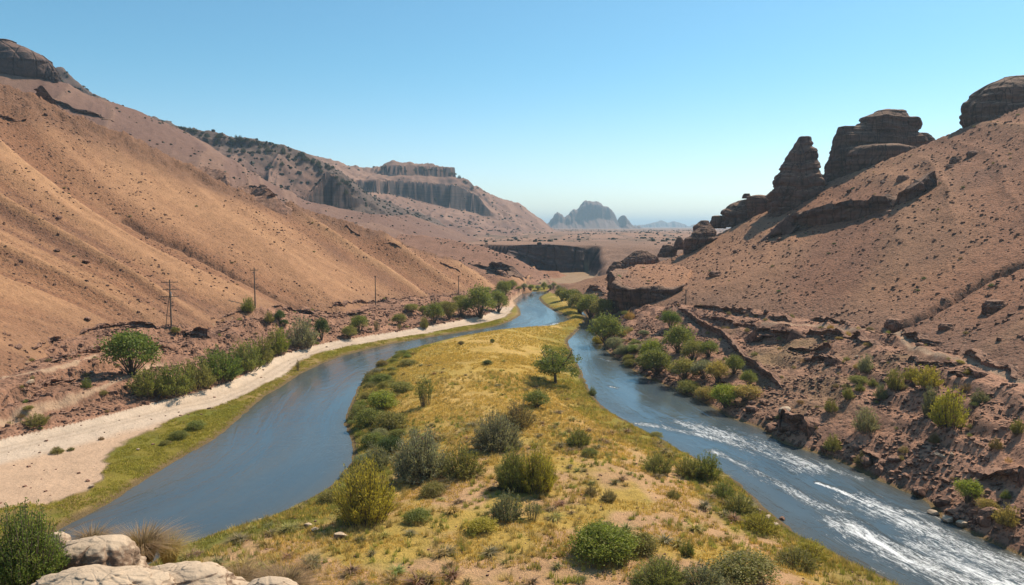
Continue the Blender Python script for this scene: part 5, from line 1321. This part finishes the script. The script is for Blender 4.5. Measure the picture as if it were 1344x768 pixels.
for x, y in pts:
    w_ = random.uniform(.4, 1.3); tuft(x, y, w_, w_ * .55, random.choice(['dark', 'brown', 'brown']), 'tiny dark shrub, one of many dotting the brown hillside under the towers', 'tiny shrubs dotting the brown hillside', 'small_shrub', 'shrub', random.choice(SB))
qq_ = resamp(rcR, 600)
for i in range(60):
    p = qq_[random.randrange(95, 300)]; off = random.uniform(.8, 11) * random.uniform(.3, 1); x, y = p[0] + off * .93, p[1] + off * .3
    w_ = random.uniform(1.6, 3.4); tuft(x, y, w_, w_ * random.uniform(.5, .85), random.choice(['olive', 'mid', 'ochre', 'sage', 'grey']), 'low shrub, one of many filling the thicket between the bluff and the first rapids', 'low shrubs filling the right bank thicket', 'small_shrub', 'shrub', random.choice([PRO['mound'][0][0], PRO['mound'][1][0], PRO['leafy'][1][0], PRO['wide'][0][0]]))
qm_ = resamp(P0([(549, 457), (525, 464), (507, 474), (483, 491), (470, 515), (461, 535), (454, 555), (465, 582), (464, 602), (447, 629), (427, 645)]), 300)
for i in range(55):
    p = qm_[random.randrange(20, 299)]; x, y = p[0] + random.uniform(.4, 6.5), p[1] + random.uniform(-1, 1)
    w_ = random.uniform(1.2, 2.8); tuft(x, y, w_, w_ * random.uniform(.4, .7), random.choice(['olive', 'mid', 'bright', 'sage', 'olive']), 'low shrub, one of many in the thicket along the left shore of the spit', 'low shrubs in the left shore thicket', 'small_shrub', 'shrub', random.choice([PRO['mound'][0][0], PRO['mound'][1][0], PRO['wide'][0][0]]))
# trees along the far mountain crest
k = 0
for i in range(90):
    t = random.uniform(0, 1); px = 222 + 235 * t ** 1.0
    sk = np.interp(px, [225, 260, 300, 345, 375, 400, 440, 462], [166, 172, 180, 186, 193, 202, 222, 246])
    py = sk + abs(random.gauss(0, 1)) * 9 + 1.5
    h = hit(px, py, 600)
    if not h: continue
    w_ = random.uniform(3, 6.5)
    tuft(h[0], h[1], w_, w_ * random.uniform(.7, 1.2), 'crest', 'dark tree, one of the many along the crest of the far scrub topped mountain', 'trees on the far mountain crest', 'tree', 'tree', random.choice(SB[:2]))
for i in range(26):
    px = random.uniform(500, 628); sk = np.interp(px, [499, 508, 532, 575, 600, 614, 628], [219, 213, 218, 217, 226, 237, 250])
    h = hit(px, sk + 4 + random.uniform(0, 4), 1000)
    if not h: continue
    w_ = random.uniform(5, 9); tuft(h[0], h[1], w_, w_ * .8, 'crest', 'dark tree, one of those on the rim of the far mesa', 'trees on the mesa rim', 'tree', 'tree', random.choice(SB[:2]))

# stones: a few hundred as things, the gravel as stuff
def block(rg, n_sub=2):
    import bmesh
    bm = bmesh.new(); bmesh.ops.create_icosphere(bm, subdivisions=2, radius=1)
    V = np.array([v.co[:] for v in bm.verts])
    for k in range(9):
        nrm = unit(rg.normal(size=3)); dd = rg.uniform(.5, .85); s_ = V @ nrm; V = V - np.maximum(s_ - dd, 0)[:, None] * nrm
    V *= [1, rg.uniform(.7, 1), rg.uniform(.5, .8)]
    V += rg.normal(size=V.shape) * .025
    Fq = np.array([[v.index for v in f.verts] for f in bm.faces]); bm.free()
    return V, Fq
rgs = np.random.default_rng(77)
BM = [mesh_np('boulder', *block(rgs), [M['rock_red']], smoothf=False, link=False).data for _ in range(8)]
BP = []
for me in BM[:3]:
    m2 = me.copy(); m2.materials.clear(); m2.materials.append(M['sandstone']); BP.append(m2)
def stone(x, y, r, label, group=None, meshes=BM, up=.2, name='boulder'):
    o = bpy.data.objects.new(name, random.choice(meshes)); C.objects.link(o)
    o.location = (x, y, float(Hz(x, y)) + r * up); o.scale = (r, r * random.uniform(.75, 1.1), r * random.uniform(.7, 1.0)); o.rotation_euler = (random.uniform(-.3, .3), random.uniform(-.3, .3), random.uniform(0, 6.28))
    return tag(o, label, 'boulder', group)
# along the right waterline
q = resamp(rcR[8:], 400); 
for i in range(150):
    p = q[random.randrange(60, 399)]; dx = abs(random.gauss(0, 1)) * 3.2 + .2
    x, y = p[0] + dx * .9, p[1] + dx * .35 + random.uniform(-.5, .5)
    if y < 62: continue
    r = random.choice([.3, .4, .5, .6, .8, 1.1]) * random.uniform(.8, 1.2) * (1.25 if y < 120 else 1)
    stone(x, y, r, 'dark rough boulder, one of those piled along the waterline right of the rapids', 'boulders along the right waterline')
pts, rg = scatter(70, lambda x, y: (gz('bank', x, y) == 2) & (gz('sd', x, y) > 4), (30, 110), (80, 220), 12)
for x, y in pts: stone(x, y, random.choice([.3, .4, .5, .7, .9]), 'red brown boulder, one of many lying on the rubble slope above the right waterline', 'boulders on the right rubble slope')
pts, rg = scatter(45, lambda x, y: (gz('bank', x, y) == 1), (-110, 0), (110, 300), 13)
for x, y in pts: stone(x, y, random.choice([.3, .4, .5, .7]), 'red brown stone, one of many on the bench left of the track', 'stones on the left bench')
for px, py, r, lb, pal in ((448, 706, .75, 'flat white stone left of the tall yellow green shrub base', 1), (404, 692, .6, 'pale stone at the waterline of the spit, near the white flat one', 1), (414, 697, .45, 'small pale stone touching the waterline stone', 1), (1031, 545, 1.5, 'broad pale topped boulder beside the end of the stone wall', 1),
                           (341, 683, .3, 'small white stone at the near left tip of the spit', 1), (997, 672, .5, 'pale stone at the shore across from the double wave', 1), (1008, 682, .6, 'pale stone in a short row on the right shore of the spit', 1), (1018, 690, .4, 'last pale stone in the short row on the right shore', 1), (1026, 682, .5, 'dark stone at the water beside the short pale row', 0),
                           (1225, 676, .8, 'light flat rock reaching into the rapids below the bright bush', 1), (1245, 684, .8, 'light rock right of the flat one at the rapids edge', 1), (1262, 690, .7, 'third light rock at the rapids edge', 1), (1233, 600, .8, 'grey pale boulder in the middle of the lower right slope', 1), (1250, 598, .5, 'smaller pale boulder beside the grey one on the slope', 1),
                           (1124, 470, .5, 'single white stone on the terraces right of the wall', 1), (120, 640, .4, 'pale stone in the mossy shore grass at the lower left', 1), (181, 591, .3, 'pale stone in the sand by the left shore', 1), (115, 632, .3, 'dark stone in the mossy shore grass', 0), (40, 504, .9, 'pale block among the rock steps at the left edge', 1),
                           (113, 345, 1.1, 'dark boulder on the shaded left hillside', 0), (75, 330, .9, 'lone dark boulder on the left hillside', 0), (116, 420, 1.0, 'dark boulder low on the hillside left of the first power pole', 0), (25, 457, 1.0, 'dark boulder low at the left edge of the hillside', 0), (78, 287, .9, 'dark boulder pair member on the upper left hillside', 0),
                           (60, 152, 1.2, 'dark boulder under the upper left ridge', 0), (193, 313, .6, 'small boulder beside the narrow hillside gully', 0)):
    h = hit(px, py, 40)
    if h: stone(h[0], h[1], r, lb, None, BP if pal else BM, .3)
# pebbles and rubble nobody could count
def cubes(P, R, rg):
    n = len(P); base = np.array([[x, y, z] for z in (-1, 1) for x, y in ((-1, -1), (1, -1), (1, 1), (-1, 1))], float)
    V = base[None] * (1 + rg.normal(size=(n, 8, 3)) * .22) ; V[:, 4:, :2] *= .72
    a = rg.uniform(0, 6.28, n); c, s = np.cos(a), np.sin(a); x = V[..., 0] * c[:, None] - V[..., 1] * s[:, None]; y = V[..., 0] * s[:, None] + V[..., 1] * c[:, None]
    V = np.stack([x, y, V[..., 2] * rg.uniform(.4, .8, n)[:, None]], -1) * R[:, None, None] + P[:, None]
    f = np.array([[0, 3, 2, 1], [4, 5, 6, 7], [0, 1, 5, 4], [1, 2, 6, 5], [2, 3, 7, 6], [3, 0, 4, 7]])
    return V.reshape(-1, 3), (f[None] + np.arange(n)[:, None, None] * 8).reshape(-1, 4)
def rubble(n, test, xr, yr, seed, rlo, rhi, label, mat='rock_red', name='rubble', pw=3):
    pts, rg = scatter(n, test, xr, yr, seed); R_ = rlo + (rhi - rlo) * rg.uniform(0, 1, n) ** pw
    P = np.column_stack([pts, Hz(pts[:, 0], pts[:, 1]) + R_ * .15]); V, Fq = cubes(P, R_, rg)
    return tag(mesh_np(name, V, Fq, [M[mat]], smoothf=False), label, 'stones', kind='stuff')
rubble(9000, lambda x, y: (gz('bank', x, y) == 2) & (gz('sd', x, y) > .2) & (gz('trl', x, y) > 1.3) & (dens_ok(x, y, 601, -.02, 5) | (gz('sd', x, y) < 2.5)), (20, 110), (66, 240), 21, .05, .32, 'loose red brown rubble covering the right bank')
rubble(7000, lambda x, y: (gz('bank', x, y) == 1) & (gz('trl', x, y) > 1.2) & (dens_ok(x, y, 602, -.2, 5)), (-115, 10), (100, 330), 22, .08, .45, 'loose brown rubble covering the stony left bench')
rubble(9000, lambda x, y: (gz('zone', x, y) == 3) & (dens_ok(x, y, 603, -.1, 14)), (-230, 0), (110, 380), 23, .05, .34, 'small stones strewn over the orange hillside', pw=4)
rubble(9000, lambda x, y: (gz('zone', x, y) == 4) & (dens_ok(x, y, 604, -.4, 12)), (20, 190), (90, 330), 24, .06, .42, 'small stones strewn over the brown hillside', pw=4)
rubble(1500, lambda x, y: (gz('zone', x, y) == 1) & (gz('sd', x, y) > .5), (-50, 70), (58, 120), 25, .03, .14, 'small stones in the dry grass of the spit')
rubble(500, lambda x, y: (gz('zone', x, y) == 0) & (gz('sd', x, y) > 4) & (x < 0), (-90, -30), (78, 200), 26, .04, .25, 'small dark stones on the pale gravel')
# distant scrub
def farscrub(n, test, xr, yr, seed, rlo, rhi, label):
    pts, rg = scatter(n, test, xr, yr, seed); R_ = rlo + (rhi - rlo) * rg.uniform(0, 1, n) ** 2
    P = np.column_stack([pts, Hz(pts[:, 0], pts[:, 1]) + R_ * .3]); V, Fq = cubes(P, R_, rg)
    o = mesh_np('scrub', V, Fq, [M['leaf']], attrs={'rnd': np.repeat(rg.uniform(0, .8, n), 8)}, smoothf=False); o.color = (.06, .065, .04, 1)
    return tag(o, label, 'scrub', kind='stuff')
farscrub(2200, lambda x, y: (gz('zone', x, y) == 5) & dens_ok(x, y, 611, 0, 60), (-500, 900), (530, 2600), 31, .4, 2.0, 'dark scrub peppering the far plain')
farscrub(3000, lambda x, y: (gz('zone', x, y) == 8), (-700, 0), (560, 1000), 32, .5, 2.0, 'dark scrub peppering the furrowed far mountain')
farscrub(1100, lambda x, y: (gz('zone', x, y) == 9) & dens_ok(x, y, 614, -.1, 60), (-700, 200), (950, 1700), 33, .6, 2.4, 'dark scrub peppering the mesa slopes')
farscrub(600, lambda x, y: (gz('zone', x, y) == 6) & dens_ok(x, y, 615, -.1, 20), (-150, 60), (400, 600), 34, .2, .65, 'dark scrub peppering the low tan hill')
farscrub(1000, lambda x, y: (gz('zone', x, y) == 7) & dens_ok(x, y, 616, -.05, 25), (-500, -60), (320, 700), 35, .25, .8, 'dark stones and scrub on the dark mountain slope')

# grass
def grass(n, test, xr, yr, seed, hlo, hhi, colr, label, nb=5, w=.05):
    pts, rg = scatter(n, test, xr, yr, seed); m = n * nb
    x = np.repeat(pts[:, 0], nb) + rg.normal(size=m) * .12; y = np.repeat(pts[:, 1], nb) + rg.normal(size=m) * .12
    z = Hz(x, y) - .03; h = rg.uniform(hlo, hhi, m) * np.repeat(rg.uniform(.6, 1.2, n), nb); a = rg.uniform(0, 6.28, m); l = rg.uniform(.1, .7, m)
    b = np.stack([x, y, z], 1); sv = np.stack([np.cos(a), np.sin(a), 0 * a], 1) * w * .5; tp = b + np.stack([-np.sin(a) * l * h, np.cos(a) * l * h, h], 1)
    V = np.stack([b - sv, b + sv, tp], 1).reshape(-1, 3)
    o = mesh_np('grass', V, np.arange(m * 3).reshape(m, 3), [M['blade']], attrs={'rnd': np.repeat(np.repeat(rg.uniform(0, 1, n), nb), 3)}, smoothf=False); o.color = (*colr, 1)
    return tag(o, label, 'grass', kind='stuff')
grass(42000, lambda x, y: (gz('zone', x, y) == 1) & (gz('sd', x, y) > .6) & (fbm2(x / 3.5, y / 3.5, 3, 621) > -.22 + .30 * sstep(112, 72, y)), (-60, 75), (56, 170), 41, .12, .42, (.66, .45, .13), 'golden dry grass covering the spit', w=.07)
grass(14000, lambda x, y: (gz('zone', x, y) == 1) & (gz('sd', x, y) > .2) & (gz('sd', x, y) < 7) & dens_ok(x, y, 622, -.2, 4), (-60, 75), (56, 200), 42, .15, .5, (.36, .32, .07), 'green shore grass fringing the spit', w=.08)
grass(16000, lambda x, y: (gz('zone', x, y) == 0) & (gz('sd', x, y) > .2) & (gz('sd', x, y) < 12) & (x < 20) & (gz('bank', x, y) < 1) & (gz('lf', x, y) < -.4) & (dens_ok(x, y, 623, -.1, 3)), (-80, 0), (64, 260), 43, .08, .28, (.40, .34, .06), 'mossy yellow green grass along the left shore', w=.08)

grass(9000, lambda x, y: (gz('zone', x, y) == 1) & (gz('sd', x, y) > .6) & dens_ok(x, y, 624, -.05, 6), (-40, 60), (160, 300), 46, .2, .5, (.66, .46, .13), 'dry grass of the far narrow end of the spit', nb=4, w=.14)
grass(2600, lambda x, y: (gz('zone', x, y) == 1) & (gz('sd', x, y) > 1) & dens_ok(x, y, 631, -.1, 6), (-60, 75), (56, 150), 44, .35, .75, (.55, .40, .15), 'taller straw coloured grass scattered on the spit', nb=22, w=.06)
grass(1200, lambda x, y: (gz('zone', x, y) == 1) & (gz('sd', x, y) > 1) & dens_ok(x, y, 632, 0, 8), (-60, 75), (56, 150), 45, .3, .65, (.36, .34, .09), 'taller soft green grass scattered on the spit', nb=24, w=.07)
for i, (px, py) in enumerate([(random.uniform(1000, 1100), 0) for _ in range(14)] + [(random.uniform(1100, 1230), 0) for _ in range(14)] + [(random.uniform(960, 1030), 0) for _ in range(10)]):
    sk = np.interp(px, [960, 1010, 1090, 1160, 1230], [302, 288, 250, 222, 190]) + random.uniform(0, 12) + (22 if px < 1100 else 8)
    h = hit(px, sk, 150)
    if h: stone(h[0], h[1], random.choice([.4, .6, .9, 1.2]), 'dark fallen block, one of many lying under the rock towers on the right ridge', 'fallen blocks under the rock towers', up=.3)
# ------------------------------------------------------------------ power poles
def bar(a, b, r, seg=6): return tube([a, tuple((np.array(a) + np.array(b)) / 2), b], [r, r, r], seg)
def box(cx, cy, cz, sx, sy, sz):
    v = np.array([[x, y, z] for z in (-1, 1) for x, y in ((-1, -1), (1, -1), (1, 1), (-1, 1))], float) * [sx / 2, sy / 2, sz / 2] + [cx, cy, cz]
    return v, np.array([[0, 3, 2, 1], [4, 5, 6, 7], [0, 1, 5, 4], [1, 2, 6, 5], [2, 3, 7, 6], [3, 0, 4, 7]])
def pole(px, py, hpx, label, arms, rot=0.35, stay=False):
    h = hit(px, py, 60); Hh = hpx * h[1] / 1000 * 1.02
    root = bpy.data.objects.new('power_pole', None); C.objects.link(root); root.location = (h[0], h[1], h[2] - .15); root.rotation_euler = (0, 0, rot)
    tag(root, label, 'power pole', 'power poles')
    mesh_np('post', *tube([(0, 0, -.5), (0, 0, Hh * .5), (0, 0, Hh)], [.20, .16, .12], 10), [M['pole_wood']], parent=root)
    for k, (f, L) in enumerate(arms):
        z = Hh * f; mesh_np('crossarm', *box(0, -.16, z, L, .14, .16), [M['pole_wood']], parent=root)
        for x in (-.46 * L, -.2 * L, .2 * L, .46 * L):
            mesh_np('insulator', *tube([(x, -.16, z + .08), (x, -.16, z + .2), (x, -.16, z + .22), (x, -.16, z + .34)], [.03, .03, .08, .05], 7), [M['porcelain']], parent=root)
        mesh_np('brace', *join([bar((-.3 * L, -.14, z), (0, -.1, z - .9), .03), bar((.3 * L, -.14, z), (0, -.1, z - .9), .03)]), [M['metal']], parent=root)
    if stay:
        mesh_np('transformer', *tube([(0, .35, Hh * .62), (0, .35, Hh * .64), (0, .35, Hh * .74), (0, .35, Hh * .76)], [.1, .26, .26, .1], 12), [M['metal']], parent=root)
        mesh_np('stay_post', *tube([(-1.3, .2, -.6), (-.7, .1, Hh * .4), (-.1, 0, Hh * .72)], [.09, .08, .07], 8), [M['pole_wood']], parent=root)
pole(225, 431, 64, 'tallest wooden power pole with three crossarms and a leaning stay, above the round green tree', ((.95, 3.6), (.80, 3.0), (.66, 3.8)), .3, True)
pole(335, 404, 53, 'slim wooden power pole with one crossarm on the orange hillside foot', ((.93, 2.0),), .5)
pole(493, 400, 38, 'distant bare power pole at the foot of the hill behind the track', ((.97, .7),), .3)
pole(602, 392, 30, 'farthest power pole beside the riverside trees', ((.97, .7),), .3)
pole(900, 400, 20, 'thin short power pole on the right slope above the walled path', ((.95, .8),), .3)
# ------------------------------------------------------------------ camera, sun, sky, air
cam = bpy.data.cameras.new('camera'); co = bpy.data.objects.new('camera', cam); C.objects.link(co)
co.location = (0, 0, CAMZ); co.rotation_euler = (math.pi / 2 - PITCH, 0, 0)
cam.lens = 36 * F / 1344; cam.sensor_width = 36; cam.clip_start = .1; cam.clip_end = 60000
bpy.context.scene.camera = co
SUN_AZ, SUN_EL = math.radians(51), math.radians(50)     # azimuth from +Y towards +X
sdv = Vector((math.sin(SUN_AZ) * math.cos(SUN_EL), math.cos(SUN_AZ) * math.cos(SUN_EL), math.sin(SUN_EL)))
sl = bpy.data.lights.new('sun', 'SUN'); so = bpy.data.objects.new('sun', sl); C.objects.link(so)
sl.energy = 5.0; sl.angle = math.radians(.5); sl.color = (1.0, .865, .70)
so.rotation_euler = (-sdv).to_track_quat('-Z', 'Y').to_euler(); so.location = (60, 20, 150)
w = bpy.data.worlds.new('World'); bpy.context.scene.world = w; w.use_nodes = True
nt = w.node_tree; bg = nt.nodes['Background']
sky = nt.nodes.new('ShaderNodeTexSky'); sky.sky_type = 'NISHITA'; sky.sun_disc = False
sky.sun_elevation = SUN_EL; sky.sun_rotation = SUN_AZ; sky.air_density = 1.0; sky.dust_density = .7; sky.ozone_density = 1.6; sky.altitude = 600
tint = nt.nodes.new('ShaderNodeMix'); tint.data_type = 'RGBA'; tint.blend_type = 'MULTIPLY'; tint.inputs[0].default_value = 1
tc = nt.nodes.new('ShaderNodeTexCoord'); sx = nt.nodes.new('ShaderNodeSeparateXYZ'); mr = nt.nodes.new('ShaderNodeMapRange'); mr.interpolation_type = 'SMOOTHERSTEP'
nt.links.new(tc.outputs['Generated'], sx.inputs[0]); nt.links.new(sx.outputs[2], mr.inputs[0]); mr.inputs[1].default_value = -.02; mr.inputs[2].default_value = .24
air = nt.nodes.new('ShaderNodeMix'); air.data_type = 'RGBA'; air.inputs[6].default_value = (1.0, 1.06, 1.10, 1); air.inputs[7].default_value = (.62, .98, .99, 1)
nt.links.new(mr.outputs[0], air.inputs[0]); nt.links.new(air.outputs[2], tint.inputs[7])
nt.links.new(sky.outputs[0], tint.inputs[6]); nt.links.new(tint.outputs[2], bg.inputs[0]); bg.inputs[1].default_value = .12

hv = [(-14000, -60), (14000, -60), (14000, 26500), (-14000, 26500)]
V = [(x, y, z) for z in (-12, 202) for x, y in hv]
hz = mesh_np('haze', V, [(3, 2, 1, 0), (4, 5, 6, 7), (0, 1, 5, 4), (1, 2, 6, 5), (2, 3, 7, 6), (3, 0, 4, 7)], smoothf=False)
hm = bpy.data.materials.new('haze'); hm.use_nodes = True; ht = hm.node_tree; ht.nodes.clear()
ho = ht.nodes.new('ShaderNodeOutputMaterial'); hp = ht.nodes.new('ShaderNodeVolumePrincipled')
hp.inputs['Color'].default_value = (.62, .84, 1.0, 1); hp.inputs['Density'].default_value = 1.2e-4; hp.inputs['Anisotropy'].default_value = 0.35
ht.links.new(hp.outputs[0], ho.inputs['Volume']); hz.data.materials.append(hm)
tag(hz, 'pale blue summer haze filling the valley and plain', 'haze', kind='stuff')

sc = bpy.context.scene
sc.view_settings.view_transform = 'Standard'; sc.view_settings.look = 'None'; sc.view_settings.gamma = 1; sc.view_settings.exposure = .26
sc.cycles.use_denoising = True
try: sc.cycles.denoiser = 'OPENIMAGEDENOISE'
except Exception: pass
sc.cycles.max_bounces = 5; sc.cycles.diffuse_bounces = 2; sc.cycles.glossy_bounces = 2; sc.cycles.transmission_bounces = 2; sc.cycles.volume_bounces = 0
sc.cycles.transparent_max_bounces = 4
sc.cycles.volume_step_rate = 1
